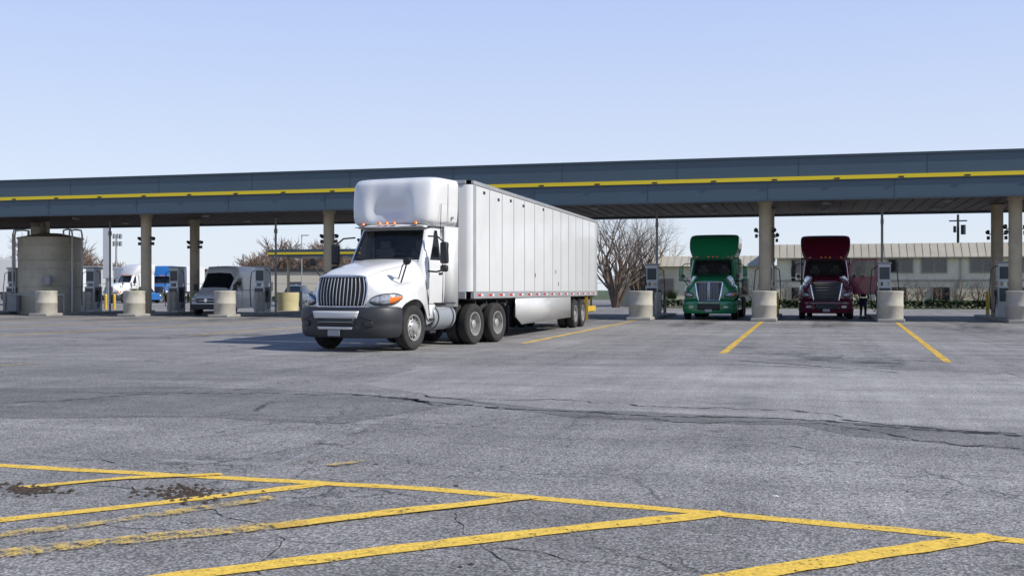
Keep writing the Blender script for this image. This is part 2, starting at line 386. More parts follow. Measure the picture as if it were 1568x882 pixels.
# ------------------------------------------------------------------ wheels
def wheel(b,cx,cy,r=.51,w=.27,side=1,kind='steer',dual=False):
    a=(side,0,0); h=w/2
    def tyre(ox):
        pr=[(-h*.7,r*.60),(-h*.98,r*.68),(-h*1.05,r*.82),(-h*.95,r*.94),(-h*.72,r*.99),(-h*.3,r),(h*.3,r),(h*.72,r*.99),(h*.95,r*.94),(h*1.05,r*.82),(h*.98,r*.68),(h*.7,r*.58)]
        b.lathe((cx+ox,cy,r),a,pr,40,0)
        for gx in (-.5,-.17,.17,.5):
            b.lathe((cx+ox,cy,r),a,[(h*gx-.008,r*1.0015),(h*gx+.008,r*1.0015)],40,2)
    tyre(0)
    if dual: tyre(-side*.34)
    if kind=='steer':
        pr=[(h*.72,r*.59),(h*.92,r*.585),(h*.90,r*.54),(h*.45,r*.50),(h*.45,r*.42),(h*.72,r*.30),(h*1.0,r*.24),(h*1.2,r*.21),(h*1.28,r*.12),(h*1.3,0.001)]
        hz=h*.50
    else:
        pr=[(h*.72,r*.59),(h*.92,r*.585),(h*.90,r*.54),(-h*.55,r*.49),(-h*.7,r*.40),(-h*.75,r*.28),(-h*.1,r*.22),(h*.65,r*.20),(h*.8,r*.13),(h*.82,.001)]
        hz=-h*.66
    b.lathe((cx,cy,r),a,pr,40,1)
    for k in range(10):
        t=2*math.pi*k/10; q=r*.43
        c=Vector((cx+side*(hz-.01),cy+q*math.cos(t),r+q*math.sin(t)))
        b.cyl(c,c+Vector((side*.026,0,0)),r*.062,None,10,2)
        q2=r*.32; c=Vector((cx+side*(hz+.02),cy+q2*math.cos(t+.3),r+q2*math.sin(t+.3)))
        b.cyl(c,c+Vector((side*.045,0,0)),r*.03,None,6,1)
    return b
# ------------------------------------------------------------------ tractor
ARCH=.66
seatm=M('seat_fabric',(.20,.19,.18),.9); dashm=M('dashboard',(.07,.07,.072),.7)
gsatin=M('grille_satin',(.40,.41,.43),.4,.6)
def tractor(name,loc,rz,paintm,bumpm,gstyle='vert',sleeper=0.,dx=(3.0,4.3)):
    T=group(name,loc,rz)
    bow=.36
    st=[(-1.10,[(0,1.70),(.46,1.675),(.66,1.50),(.82,1.34),(1.0,1.24),(1.06,.90)]),
        (-.85,[(0,1.80),(.48,1.775),(.70,1.60),(.90,1.44),(1.10,1.32),(1.16,.90)]),
        (-.45,[(0,1.90),(.52,1.87),(.76,1.67),(.96,1.50),(1.17,1.40),(1.23,.9)]),
        (0,[(0,1.98),(.57,1.945),(.80,1.74),(.98,1.56),(1.18,1.44),(1.235,.9)]),
        (.45,[(0,2.05),(.64,2.01),(.86,1.82),(.98,1.62),(1.13,1.42),(1.21,.8)]),
        (.80,[(0,2.10),(.70,2.07),(.93,1.92),(1.01,1.66),(1.06,1.36),(1.14,.62)])]
    if sleeper:
        st=[(-1.10,[(0,1.78),(.52,1.75),(.72,1.60),(.86,1.44),(1.02,1.30),(1.08,.90)]),
        (-.85,[(0,1.90),(.56,1.87),(.78,1.70),(.94,1.52),(1.12,1.38),(1.17,.90)]),
        (-.45,[(0,2.00),(.62,1.97),(.84,1.79),(1.0,1.58),(1.18,1.44),(1.23,.9)]),
        (0,[(0,2.07),(.66,2.04),(.88,1.86),(1.02,1.62),(1.19,1.47),(1.235,.9)]),
        (.45,[(0,2.12),(.72,2.09),(.92,1.93),(1.02,1.68),(1.14,1.46),(1.21,.8)]),
        (.80,[(0,2.15),(.76,2.12),(.95,1.98),(1.03,1.70),(1.07,1.38),(1.14,.62)])]
    zn=st[0][1][0][1]
    def yb(x,y): 
        f=max(0,min(1,(.45-y)/1.55)); return y+bow*f*min(1.3,abs(x)/1.08)**3
    keys=[]
    for y,pf in st:
        flat=[]
        for (x,z) in cr(pf,4): flat+=[x,y,z]
        keys.append(tuple(flat))
    rows=[]
    for k in cr(keys,7):
        half=[(k[i],yb(k[i],k[i+1]),k[i+2]) for i in range(0,len(k),3)]
        h2=[]
        for (x,y,z) in half:
            if abs(y)<ARCH and x>1.0: z=max(z,.50+math.sqrt(ARCH**2-y*y))
            h2.append((x,y,z))
        rows.append([(-x,y,z) for x,y,z in reversed(h2[1:])]+h2)
    b=B(); b.grid(rows)
    front=rows[0]; nr=[]
    def nosept(p,t):
        x,y,z=p; return (x*(1+.01*t),y-.12*math.sin(min(1,t*1.3)*math.pi/2)*(1-abs(x)/1.5),z+(.86-z)*t)
    for k in range(7): nr.append([nosept(p,k/6) for p in front])
    b.grid(nr)
    b.obj('hood',T,paintm,smooth=42,solid=.02)
    def ny(x,z):
        zt=zn-.2*(abs(x)/.66)**3; t=max(0,min(1,(zt-z)/(zt-.86)))
        y=-1.10+bow*min(1.3,abs(x)/1.08)**3
        return y-.12*math.sin(min(1,t*1.3)*math.pi/2)*(1-abs(x)/1.5)
    c=B()
    for s in (-1,1):
        if sleeper: c.tube([(s*.66,-.9,1.80),(s*.74,-.5,1.88),(s*.78,0,1.96),(s*.82,.45,2.02)],[.004,.012,.012,.006],6)
        else: c.tube([(s*.60,-.98,1.66),(s*.66,-.5,1.80),(s*.72,0,1.875),(s*.78,.45,1.95)],[.004,.016,.016,.006],6)
    c.obj('hood_ridge',T,paintm)
    c=B(); c.box((0,.70,2.09),(1.5,.14,.05)); c.obj('cowl',T,black,bevel=.015)
    c=B()
    for s in (-1,1): c.tube([(s*.96,.80,1.90),(s*1.03,.80,1.66),(s*1.085,.80,1.36),(s*1.15,.80,.75)],.010,5)
    c.obj('hood_shut_line',T,black)
    if gstyle=='kw': zt,zb=1.70,.88; hw=lambda z:.46+.15*((z-zb)/(zt-zb))**.7
    elif gstyle=='hor': zt,zb=1.68,.88; hw=lambda z:.56+.14*(z-zb)/(zt-zb)
    else: zt,zb=1.64,1.0; hw=lambda z:.575+.075*math.sin((z-zb)/(zt-zb)*3.14*.8+.35)
    c=B(); rr=[]
    for i in range(9):
        z=zb+(zt-zb)*i/8; ww=hw(z); rr.append([(ww*j/8,ny(ww*j/8,z)-.025,z) for j in range(-8,9)])
    c.grid(rr,0); c.obj('grille_back',T,black,solid=.01)
    c=B(); loop=[]
    for i in range(13):
        z=zb+(zt-zb)*i/12; loop.append((hw(z),z))
    full=[(x,z) for x,z in loop]+[(hw(zt)*(1-k/6),zt+.015) for k in range(1,12)]+[(-x,z) for x,z in reversed(loop)]+[(-hw(zb)*(1-k/6),zb-.01) for k in range(1,12)]
    pth=[(x,ny(x,z)-.035,z) for x,z in full]; pth.append(pth[0])
    fr=.022 if gstyle=='vert' else .036
    c.tube(pth,fr,8)
    if gstyle=='vert':
        nb=14
        for k in range(nb):
            u=(k-(nb-1)/2)/((nb-1)/2)*.92
            pp=[]
            for i in range(9):
                z=zb+.02+(zt-zb-.04)*i/8; x=hw(z)*u; pp.append((x,ny(x,z)-.05,z))
            c.tube(pp,.0105,6,1)
    elif gstyle=='hor':
        for k in range(6):
            z=zb+.07+(zt-zb-.14)*k/5; ww=hw(z)
            c.tube([(ww*j/6,ny(ww*j/6,z)-.05,z) for j in range(-6,7)],.020,6)
    else:
        for x0 in (-.03,.03): c.tube([(x0,ny(x0,z)-.06,z) for z in (zb,1.1,1.4,zt)],.018,6)
        for k in range(9):
            z=zb+.06+(zt-zb-.1)*k/8; ww=hw(z)
            c.tube([(ww*j/4,ny(ww*j/4,z)-.045,z) for j in range(-4,5)],.007,5,1)
        for k in range(-6,7):
            if k==0: continue
            x=k*.068; c.tube([(x,ny(x,z)-.045,z) for z in (zb+.02,1.1,1.4,zt-.02)],.006,5,1)
    c.obj('grille',T,[chrome,alu if gstyle!='vert' else gsatin])
    for s,nm in ((1,'headlight_l'),(-1,'headlight_r')):
        pl=[(.70,-1.08,1.10,1.13),(.80,-1.035,1.05,1.20),(.92,-.97,1.035,1.24),(1.03,-.87,1.04,1.265),(1.115,-.75,1.075,1.27),(1.165,-.62,1.13,1.25),(1.195,-.52,1.19,1.215)]
        ps=cr(pl,3); rows=[]
        for i in range(7):
            t=i/6; bul=.03*math.sin(t*3.14)
            rows.append([(s*(x+bul*.6+.01),y-bul-.01,z0+(z1-z0)*t) for x,y,z0,z1 in ps])
        c=B(); n=len(ps)-1
        c.grid(rows,0,mf=lambda i,j:(1 if (j>=n-8 and i<4) else (2 if j in(5,11) else 0)))
        c.obj(nm,T,[lens,amber,alu],solid=.02)
        c=B(); c.tube([(s*(x+.008),y-.01,z0-.012) for x,y,z0,z1 in ps]+[(s*(x+.008),y-.01,z1+.012) for x,y,z0,z1 in reversed(ps)],.012,6)
        c.obj(nm+'_bezel',T,black)
    pl=cr([(-1.215,-.60),(-1.20,-.78),(-1.09,-1.03),(-.86,-1.22),(-.5,-1.33),(0,-1.36),(.5,-1.33),(.86,-1.22),(1.09,-1.03),(1.20,-.78),(1.215,-.60)],4)
    prof=[(-.10,.98),(.0,.96),(.035,.88),(.03,.68),(.012,.62),(.02,.55),(.0,.40),(-.06,.33),(-.2,.31)]
    if sleeper: prof=[(-.10,.86),(.0,.85),(.035,.80),(.03,.66),(.012,.62),(.02,.55),(.0,.40),(-.06,.30),(-.2,.28)]
    rows=[]
    for o,z in prof:
        r=[]
        for i,p in enumerate(pl):
            a=Vector(pl[max(i-1,0)]);d=Vector(pl[min(i+1,len(pl)-1)]); t=(d-a).normalized(); q=Vector((t.y,-t.x))
            r.append((p[0]+q.x*o,p[1]+q.y*o,z))
        rows.append(r)
    c=B(); c.grid(rows); c.obj('bumper',T,bumpm,smooth=40,solid=.02)
    def arcbar(b,hw_,z,r,m,off=.03,n=10):
        pts=[]
        for j in range(-n,n+1):
            x=hw_*j/n; y=-1.36+.12*(abs(x)/.86)**2.2 if abs(x)<.9 else -1.22
            pts.append((x,y-off,z))
        b.tube(pts,r,6,m)
    c=B()
    if gstyle=='vert':
        for (hwd,z0,z1,m,o) in [(.60,.74,.90,0,.048),(.52,.56,.74,1,.052),(.50,.50,.56,0,.048)]:
            rr=[]
            for i in range(4):
                t=i/3; z=z0+(z1-z0)*t; k=.92+.08*t if m==0 and z0>.6 else (.92 if m else .86+.06*t)
                rr.append([(hwd*k*j/8,-1.36+.12*(abs(hwd*k*j/8)/.86)**2.2-o,z) for j in range(-8,9)])
            c.grid(rr,m)
        c.obj('bumper_insert',T,[paintm,black],solid=.012)
        c=B()
        arcbar(c,.44,.66,.006,0,.066)
        c.obj('intake_bars',T,graym)
        for s in (-1,1):
            d=B(); d.box((s*.80,-1.285,.62),(.20,.05,.12),rot=(0,0,s*.45)); d.obj('fog_lamp',T,black,bevel=.02)
            d=B(); d.tube([(s*.62,-1.36,.80),(s*.9,-1.25,.70),(s*1.14,-1.0,.69),(s*1.235,-.70,.69)],.012,5); d.obj('bumper_crease',T,black)
    else:
        rr=[]
        for i in range(5):
            z=.45+.28*i/4; rr.append([(.5*j/8,-1.36+.12*(abs(.5*j/8)/.86)**2.2-.05,z) for j in range(-8,9)])
        c.grid(rr,0); c.obj('bumper_insert',T,[black],solid=.012)
        c=B()
        if gstyle=='hor':
            for z in (.50,.58,.66): arcbar(c,.46,z,.018,0,.08)
            arcbar(c,.75,.80,.022,0,.05)
        else: arcbar(c,.46,.80,.03,0,.05)
        c.obj('bumper_trim',T,chrome)
        d=B()
        for s in (-1,1):
            d.box((s*.78,-1.30,.58),(.24,.06,.12),rot=(0,0,s*.42))
        d.obj('fog_lamp',T,lens,bevel=.02)
    c=B(); c.box((0,-1.425,.42),(.31,.012,.13)); c.obj('licence_plate',T,graym,bevel=.004)
    RY=1.80
    lv=[(.95,1.03,.52),(1.3,1.06,.52),(1.7,1.07,.54),(2.06,1.05,.60),(2.42,1.01,.80),(2.78,.955,.98),(2.87,.93,1.06),(2.915,.86,1.20)]
    def ring(w,yf,ry):
        ks=[(0,yf),(.45*w,yf+.025),(.87*w,yf+.13),(.985*w,yf+.27),(w,yf+.40),(w*1.0,(yf+.4+1.52)/2),(w,1.52),(w*.99,ry-.08),(w*.92,ry),(0,ry)]
        half=cr(ks,4); return [(x,y) for x,y in half]+[(-x,y) for x,y in reversed(half[1:-1])]
    keys=[]
    for z,w_,yf in lv:
        fl=[]
        for x,y in ring(w_,yf,RY): fl+=[x,y,z]
        keys.append(tuple(fl))
    rings=[]
    for k in lin(keys,4): rings.append([(k[i],k[i+1],k[i+2]) for i in range(0,len(k),3)])
    n=len(rings[0])
    def mf(i,j):
        if 12<=i<20:
            if j<8 or j>=n-8: return 1
            if 16<=j<24 or n-24<=j<n-16: return 1
        return 0
    c=B(); c.grid(rings,mf=mf,closed=True); o=len(c.v); c.v.append((0,1.3,2.925))
    N=len(rings); base=(N-1)*n
    c.f+=[(base+j,base+(j+1)%n,o) for j in range(n)]; c.m+=[0]*n
    c.obj('cab',T,[paintm,cabglass,black],smooth=40,inset=[(1,.028,.012,2)])
    c=B(); c.bx(-.95,.95,.75,1.78,.97,1.0,1); c.bx(-.93,.93,1.74,1.775,1.0,2.86,1); c.bx(-.9,.9,.8,1.7,2.845,2.86,1)
    c.box((0,.86,1.92),(1.8,.30,.26),1)
    for s in (-1,1):
        c.box((s*.50,1.35,1.62),(.50,.42,.14)); c.box((s*.50,1.60,2.0),(.50,.14,.72)); c.box((s*.50,1.60,2.46),(.28,.10,.18))
    c.obj('cab_interior',T,[seatm,dashm],bevel=.04)
    c=B(); c.tube([(.50+.21*math.cos(t*.524),1.10+.07*math.sin(t*.524),2.12+.19*math.sin(t*.524)) for t in range(13)],.018,6); c.cyl((.5,.95,2.0),(.5,1.10,2.12),.04)
    c.obj('steering_wheel',T,black)
    c=B()
    for x0,x1 in((-.75,-.1),(-.05,.62)):
        c.tube([(x0,.60,2.10),((x0+x1)/2+.1,.66,2.22),(x1,.66,2.17)],.010,5)
    for s in (-1,1):
        c.box((s*1.058,.93,1.50),(.014,.014,1.05)); c.box((s*1.068,1.60,1.55),(.014,.014,1.2))
        c.box((s*1.06,1.27,1.03),(.012,.68,.012))
    c.obj('wiper_and_door_seams',T,black)
    c=B()
    for s in (-1,1): c.box((s*1.085,1.47,1.75),(.03,.16,.05))
    c.obj('door_handle',T,charcoal,bevel=.01)
    if not sleeper:
        vv=cr([(-.93,1.16),(-.82,1.02),(-.42,.92),(0,.89),(.42,.92),(.82,1.02),(.93,1.16)],4)
        c=B(); c.grid([[(x,y+.06,2.90) for x,y in vv],[(x,y-.04,2.90) for x,y in vv],[(x*1.01,y-.10,2.85) for x,y in vv],[(x*1.01,y-.10,2.83) for x,y in vv]])
        c.obj('sun_visor',T,paintm,solid=.015)
    c=B()
    for x in (-.72,-.2,0,.2,.72):
        y=(.80 if not sleeper else .95)+.15*(abs(x)/.82)**2
        c.lathe((x,y-.02,2.905 if not sleeper else 2.90),(0,-.3 if sleeper else 0,1),[(0,.055),(.03,.05),(.06,.03),(.07,.001)],10)
    c.obj('marker_lights',T,amber)
    rear=2.22 if not sleeper else 1.8+sleeper
    if not sleeper:
        fl=[(2.87,1.0,1.04),(2.93,1.05,.92),(3.02,1.10,.875),(3.25,1.125,.87),(3.55,1.135,.90),(3.84,1.14,.96),(3.96,1.125,1.04),(4.02,1.08,1.16),(4.05,.94,1.38)]
    else:
        fl=[(2.80,.965,1.0),(2.92,1.0,1.03),(3.08,1.07,1.10),(3.3,1.14,1.22),(3.55,1.17,1.38),(3.80,1.17,1.60),(3.94,1.13,1.84),(4.02,1.04,2.15),(4.06,.85,2.6)]
    keys=[]
    for z,w_,yf in fl:
        rc=max(0,math.sin((z-2.93)/.72*3.14)) if (2.93<z<3.65 and not sleeper) else 0
        q=[(0,yf+.10*rc),(.34*w_,yf+.09*rc+.01),(.58*w_,yf+.0),(.84*w_,yf+.05),(.955*w_,yf+.15),(w_,yf+.36),(w_,rear-.3),(w_*1.0,rear),(w_*.9,rear+.005),(0,rear+.005)]
        if sleeper: q=[(0,yf),(.34*w_,yf+.01),(.58*w_,yf+.04),(.84*w_,yf+.12),(.955*w_,yf+.24),(w_,yf+.45),(w_,rear-.3),(w_*1.0,rear),(w_*.9,rear+.005),(0,rear+.005)]
        half=cr(q,4); rg=half+[(-x,y) for x,y in reversed(half[1:-1])]
        f=[]
        for x,y in rg: f+=[x,y,z]
        keys.append(tuple(f))
    rings=[[(k[i],k[i+1],k[i+2]) for i in range(0,len(k),3)] for k in cr(keys,4)]
    c=B(); c.grid(rings,closed=True); n=len(rings[0]); o=len(c.v); c.v.append((0,(rear+1.6)/2,4.07)); base=(len(rings)-1)*n
    c.f+=[(base+j,base+(j+1)%n,o) for j in range(n)]; c.m+=[0]*n
    c.obj('roof_fairing',T,paintm,smooth=45)
    if not sleeper:
        c=B()
        for s in (-1,1):
            c.tube([(s*1.142,1.72,2.95),(s*1.146,1.72,3.9)],.007,5); c.tube([(s*1.06,1.35,2.95),(s*1.12,1.72,2.99),(s*1.12,2.2,2.99)],.009,5)
            c.box((s*1.15,1.95,3.1),(.03,.08,.05))
        c.obj('fairing_seams',T,graym)
    if sleeper:
        c=B(); c.bx(-1.17,1.17,1.82,rear-.02,.95,2.93); c.obj('sleeper',T,paintm,bevel=.07)
        c=B(); c.bx(-1.19,1.19,1.0,rear,.38,.93); c.obj('side_skirt',T,paintm,bevel=.05)
    else:
        c=B()
        for s in (-1,1):
            c.add([(s*1.07,1.72,.95),(s*1.14,2.22,.95),(s*1.15,2.22,2.88),(s*1.04,1.72,2.88)],[(0,1,2,3)])
        c.obj('side_extender',T,paintm,solid=.03)
        c=B()
        for s in (-1,1): c.cyl((s*.86,1.05,.72),(s*.86,2.1,.72),.31,None,28)
        c.obj('fuel_tank',T,graym,bevel=.03)
        c=B()
        for s in (-1,1):
            for y in (1.2,1.95): c.lathe((s*.86,y-.03,.72),(0,1,0),[(0,.315),(0,.32),(.06,.32),(.06,.315)],28)
            c.bx(s*1.0,s*1.2,.74,1.02,.36,.42); c.bx(s*.98,s*1.17,.74,1.02,.64,.70); c.bx(s*.8,s*1.02,.72,1.04,.36,1.0)
            c.bx(s*.98,s*1.19,1.2,2.05,1.035,1.06)
        c.obj('steps_and_straps',T,charcoal,bevel=.012)
        c=B()
        for s in (-1,1): c.add([(s*1.14,.66,.55),(s*1.10,1.02,.62),(s*1.08,1.76,.98),(s*1.06,1.76,1.02),(s*1.06,.72,1.02)],[(0,1,2,3,4)])
        c.obj('cab_rocker',T,paintm,solid=.03)
        c=B(); c.tube([(1.16,1.3,2.6),(1.17,1.33,3.4)],.008,5); c.obj('antenna',T,black)
    c=B()
    for s in (-1,1):
        c.box((s*1.50,.88,2.22),(.20,.13,.50),rot=(0,0,-s*.25)); c.box((s*1.50,.87,1.86),(.19,.12,.16),rot=(0,0,-s*.25))
    c.obj('mirror',T,black if gstyle!='kw' else paintm,bevel=.04)
    c=B()
    for s in (-1,1):
        c.tube([(s*1.03,.92,1.80),(s*1.3,.86,1.78),(s*1.46,.9,1.82)],.022,7)
        c.tube([(s*1.0,.98,2.62),(s*1.3,.92,2.60),(s*1.48,.9,2.46)],.020,7)
    for s in (-1,1):
        c.tube([(s*1.02,-.28,1.52),(s*1.22,-.40,1.88),(s*1.24,-.42,1.98)],.018,7)
        c.tube([(s*.88,-.15,1.60),(s*1.1,-.35,1.90),(s*1.22,-.42,1.99)],.014,7)
        c.lathe((s*1.25,-.33,2.0),(0,-1,0),[(-.05,.001),(-.03,.05),(.05,.085),(.10,.09),(.11,.001)],16)
    c.obj('mirror_arms',T,black)
    c=B()
    for s in (-1,1): c.bx(s*.38,s*.48,-.9,dx[1]+.7,.72,.98)
    c.bx(-.5,.5,-.2,1.6,.55,1.0); c.bx(-.9,.9,-.08,.08,.42,.56)
    for y in dx: c.cyl((-1,y,.51),(1,y,.51),.09); c.lathe((0,y,.51),(0,1,0),[(-.2,.05),(-.12,.2),(.12,.2),(.2,.05)],16)
    c.box((0,(dx[0]+dx[1])/2,1.08),(.95,1.0,.12))
    c.bx(-1.1,1.1,dx[1]+.62,dx[1]+.68,.9,1.0)
    c.obj('chassis',T,frame)
    c=B()
    for s in (-1,1): c.bx(s*.62,s*1.22,dx[1]+.64,dx[1]+.655,.2,.95)
    c.obj('mud_flaps',T,black)
    for s,nm in((1,'l'),(-1,'r')):
        c=B(); wheel(c,s*1.08,0,.51,.28,s,'steer'); c.obj('steer_wheel_'+nm,T,[rubber,rimm,black])
        c=B()
        for y in dx: wheel(c,s*1.09,y,.51,.27,s,'drive',True)
        c.obj('drive_wheels_'+nm,T,[rubber,rimm,black])
    c=B()
    for s in (-1,1): c.bx(s*.55,s*.60,-.75,.75,.6,1.45)
    c.obj('wheel_well',T,frame)
    return T
white_t=tractor('white_semi_truck',(-9.80,23.5,0),R(-9.6),white,charcoal,'vert',0,(3.04,4.36))
c=B()
for x in (-.2,0,.2): c.tube([(x,1.85,2.1),(x*1.5,2.1,1.6),(x*1.8,2.3,1.4),(x*1.2,2.5,1.5)],.02,6)
c.obj('air_hoses',white_t,M('hose_red',(.25,.03,.03),.5))
tractor('green_semi_truck',(-4.45,51.75,0),R(0),green,green,'kw',2.0,(4.6,5.9))
mt=tractor('maroon_semi_truck',(.72,53.9,0),R(0),maroon,maroon,'hor',2.0,(4.6,5.9))
c=B()
W=1.28; z0,z1,z2=1.15,2.0,2.82
def dq(b,a,bb,zz0,zz1,m,t=.05):
    ang=R(-14)
    p=lambda u:(1.07+u*math.cos(ang),.62+u*math.sin(ang))
    (xa,ya),(xb,yb_)=p(a),p(bb)
    b.add([(xa,ya,zz0),(xb,yb_,zz0),(xb,yb_,zz1),(xa,ya,zz1),(xa,ya+t,zz0),(xb,yb_+t,zz0),(xb,yb_+t,zz1),(xa,ya+t,zz1)],[(0,1,2,3),(5,4,7,6),(0,4,5,1),(3,2,6,7),(0,3,7,4),(1,5,6,2)],m)
doorm=M('maroon_lit_copy',(.24,.008,.05),.35,0,.6)  # truck maroon brightened so the shaded door looks lit; light put into colour
dq(c,0,W,z0,z1,0); dq(c,0,.1,z1,z2-.3,0); dq(c,W-.1,W,z1,z2,0); dq(c,.25,W-.1,z2-.08,z2,0)
c.add([(1.07,.60,z2-.32),(1.17,.58,z2-.32),(1.42,.52,z2-.04),(1.32,.54,z2)],[(0,1,2,3)],0)
c.obj('open_door',mt,[doorm],bevel=.015)
c=B(); dq(c,.1,W-.1,z1,z2-.08,0,.01); c.obj('open_door_window',mt,M('door_glass_tint',(.05,.06,.065),.05,spec=.8,alpha=.6))
# ------------------------------------------------------------------ trailer
TR=group('white_box_trailer',(-9.40,26.0,0))
Lt=16.6
c=B()
rg=[]
for z in (1.32,3.98):
    p=[(1.295,Lt),(1.295,.16),(1.25,.05),(1.14,0),(-1.14,0),(-1.25,.05),(-1.295,.16),(-1.295,Lt)]
    rg.append([(x,y,z) for x,y in p])
c.grid(rg,closed=True)
c.add([(x,y,4.09) for x,y in [(1.27,Lt),(1.27,.16),(1.13,.02),(-1.13,.02),(-1.27,.16),(-1.27,Lt)]],[(0,1,2,3,4,5)])
c.obj('trailer_body',TR,trl_white,smooth=50)
c=B()
for s in (-1,1):
    c.bx(s*1.24,s*1.312,.14,Lt+.01,3.99,4.085); c.bx(s*1.22,s*1.310,.16,Lt+.01,1.14,1.315)
    c.bx(s*1.292,s*1.308,.155,.36,1.32,3.985)
    c.bx(s*1.292,s*1.308,Lt-.12,Lt+.01,1.32,3.985)
c.bx(-1.14,1.14,-.02,.05,3.99,4.085); c.bx(-1.14,1.14,-.02,.05,1.14,1.315)
for x in [-.95+.38*k for k in range(6)]: c.bx(x-.02,x+.02,-.012,.01,1.33,3.97)
c.obj('trailer_rails',TR,M('rail_grey',(.42,.43,.44),.4,.3,0,.15,2),bevel=.006)
c=B(); c2=B()
pn=1.22; y=.36+pn
while y<Lt-.3:
    for s in (-1,1): c.bx(s*1.2955,s*1.3005,y-.018,y+.018,1.33,3.97); 
    for k in range(26): c2.box((1.3015,y,1.4+k*.1),(.004,.02,.02))
    y+=pn
c.obj('trailer_panel_joints',TR,M('joint_grey',(.27,.28,.29),.5,.2),bevel=0)
c2.obj('trailer_rivets',TR,graym,smooth=0,fix=False)
c=B()
y=.5
while y<Lt-.3:
    for s in (-1,1):
        c.bx(s*1.3105,s*1.314,y,y+.28,1.20,1.255,0); c.bx(s*1.3105,s*1.314,y+.285,y+.46,1.20,1.255,1)
    y+=1.02
c.obj('reflective_tape',TR,[red,M('white_tape',(.75,.75,.75),.4)])
c=B()
for (y,z) in [(1.0,3.82),(2.35,3.75),(3.6,3.82),(5.0,3.78),(7.5,3.85)]: c.bx(1.30,1.31,y,y+.16,z,z+.07)
for (y,z) in [(9.3,1.9),(9.7,1.5),(6.5,1.75)]: c.bx(1.30,1.305,y,y+.05,z,z+.12)
c.obj('trailer_vents_decals',TR,charcoal)
c=B(); c.bx(-1.2,1.2,.2,Lt-.05,1.10,1.15)
for k in range(16): c.bx(-1.2,1.2,.6+k,.68+k,1.0,1.12)
for s in (-1,1):
    c.bx(s*.45,s*.57,11.2,15.6,.72,1.1); c.bx(s*.9,s*1.0,2.9,3.02,.15,1.1); c.bx(s*.82,s*1.08,2.82,3.1,.08,.15)
    c.bx(s*.7,s*.78,Lt-.1,Lt,.55,1.1)
c.bx(-1.15,1.15,Lt-.1,Lt+.01,.5,.6)
for y in (12.75,14.05): c.cyl((-1,y,.51),(1,y,.51),.075)
c.obj('trailer_underframe',TR,frame)
c=B()
for s in (-1,1):
    c.add([(s*1.27,4.3,1.14),(s*1.27,11.75,1.14),(s*1.27,11.75,.40),(s*1.27,5.0,.36),(s*1.27,4.3,.60)],[(0,1,2,3,4)])
c.obj('side_skirt',TR,trl_white,solid=.02)
for s,nm in((1,'l'),(-1,'r')):
    c=B()
    for y in (12.75,14.05): wheel(c,s*1.13,y,.51,.27,s,'drive',True)
    c.obj('trailer_wheels_'+nm,TR,[rubber,rimm,black])
c=B()
for s in (-1,1): c.bx(s*.65,s*1.30,14.75,14.765,.2,1.1); c.bx(s*1.22,s*1.3,14.8,16.3,.55,.75)
c.obj('trailer_mud_flaps',TR,yellow)
# ------------------------------------------------------------------ canopy
CA=group('fuel_station_canopy')
x0,x1=-78,38
c=B(); c.bx(x0,x1,49.0,49.3,5.23,7.10); c.bx(x0,x1,59.4,59.7,5.23,7.10); c.bx(x0,x0+.3,49.31,59.39,5.23,7.10); c.bx(x1-.3,x1,49.31,59.39,5.23,7.10)
c.obj('fascia',CA,fasc)
c=B(); c.bx(x0-.03,x1+.03,48.93,48.998,7.06,7.16); c.bx(x0-.03,x1+.03,48.95,48.998,5.21,5.27)
c.bx(x0,x1,49.0-.05,48.998,6.02,6.08)
c.obj('fascia_trim',CA,M('fascia_trim',(.036,.06,.082),.45))
c=B(); c.bx(x0-.02,x1+.02,48.93,48.998,6.085,6.25); c.obj('fascia_stripe',CA,stripe)
c=B(); x=x0+3
while x<x1:
    c.bx(x-.012,x+.012,48.994,48.999,5.28,6.015); c.bx(x+1.3-.012,x+1.3+.012,48.994,48.999,6.26,7.05); x+=5.23
c.obj('fascia_joints',CA,M('joint_dark',(.025,.04,.055),.5))
c=B(); x=x0+1
while x<x1: c.bx(x,x+.22,48.90,48.928,6.10,6.16); x+=2.6
c.obj('stripe_brackets',CA,charcoal)
c=B(); c.bx(x0+.3,x1-.3,49.31,59.39,5.34,5.40)
x=x0+.8
while x<x1: c.bx(x,x+.06,49.32,59.38,5.305,5.338); x+=.6
c.obj('soffit',CA,soff)
c=B(); c.bx(x0+.3,x1-.3,49.31,59.39,6.6,6.7); c.obj('roof_deck',CA,graym)
c=B()
for sx in (-44.1,-33.6,-23.2,-12.7,-1.95,8.4,18.9,29.4):
    for sy in (50.5,55.2):
        c.cyl((sx,sy,.1),(sx,sy,5.34),.27,None,24); c.lathe((sx,sy,5.18),(0,0,1),[(0,.271),(0,.33),(.14,.33),(.14,.271)],24)
c.obj('columns',CA,beige)
c=B()
for sx in (-44.1,-33.6,-23.2,-12.7,-1.95,8.4,18.9,29.4):
    for sy in (50.5,55.2):
        c.cyl((sx-.36,sy,3.95),(sx+.36,sy,3.95),.025)
        for s in (-1,1):
            c.cyl((sx+s*.40,sy-.10,4.08),(sx+s*.40,sy+.08,4.04),.07,.10); c.box((sx+s*.38,sy,3.78),(.12,.16,.16))
c.obj('column_floodlights',CA,black)
c=B()
for sx in (-39,-31,-20.5,-15,-10,-4.7,.7,5.9,11):
    for sy in (52,56.5): c.lathe((sx,sy,5.30),(0,0,-1),[(-.05,.2),(.03,.2),(.06,.15),(.06,.001)],16)
c.obj('soffit_lamps',CA,graym)
ISL=[-44.1,-38.9,-33.6,-28.4,-23.1,-17.9,-12.7,-7.4,-1.95,3.3,8.4,13.7,18.9]
COLS=(-44.1,-33.6,-23.1,-12.7,-1.95,8.4,18.9)
tuft=B()
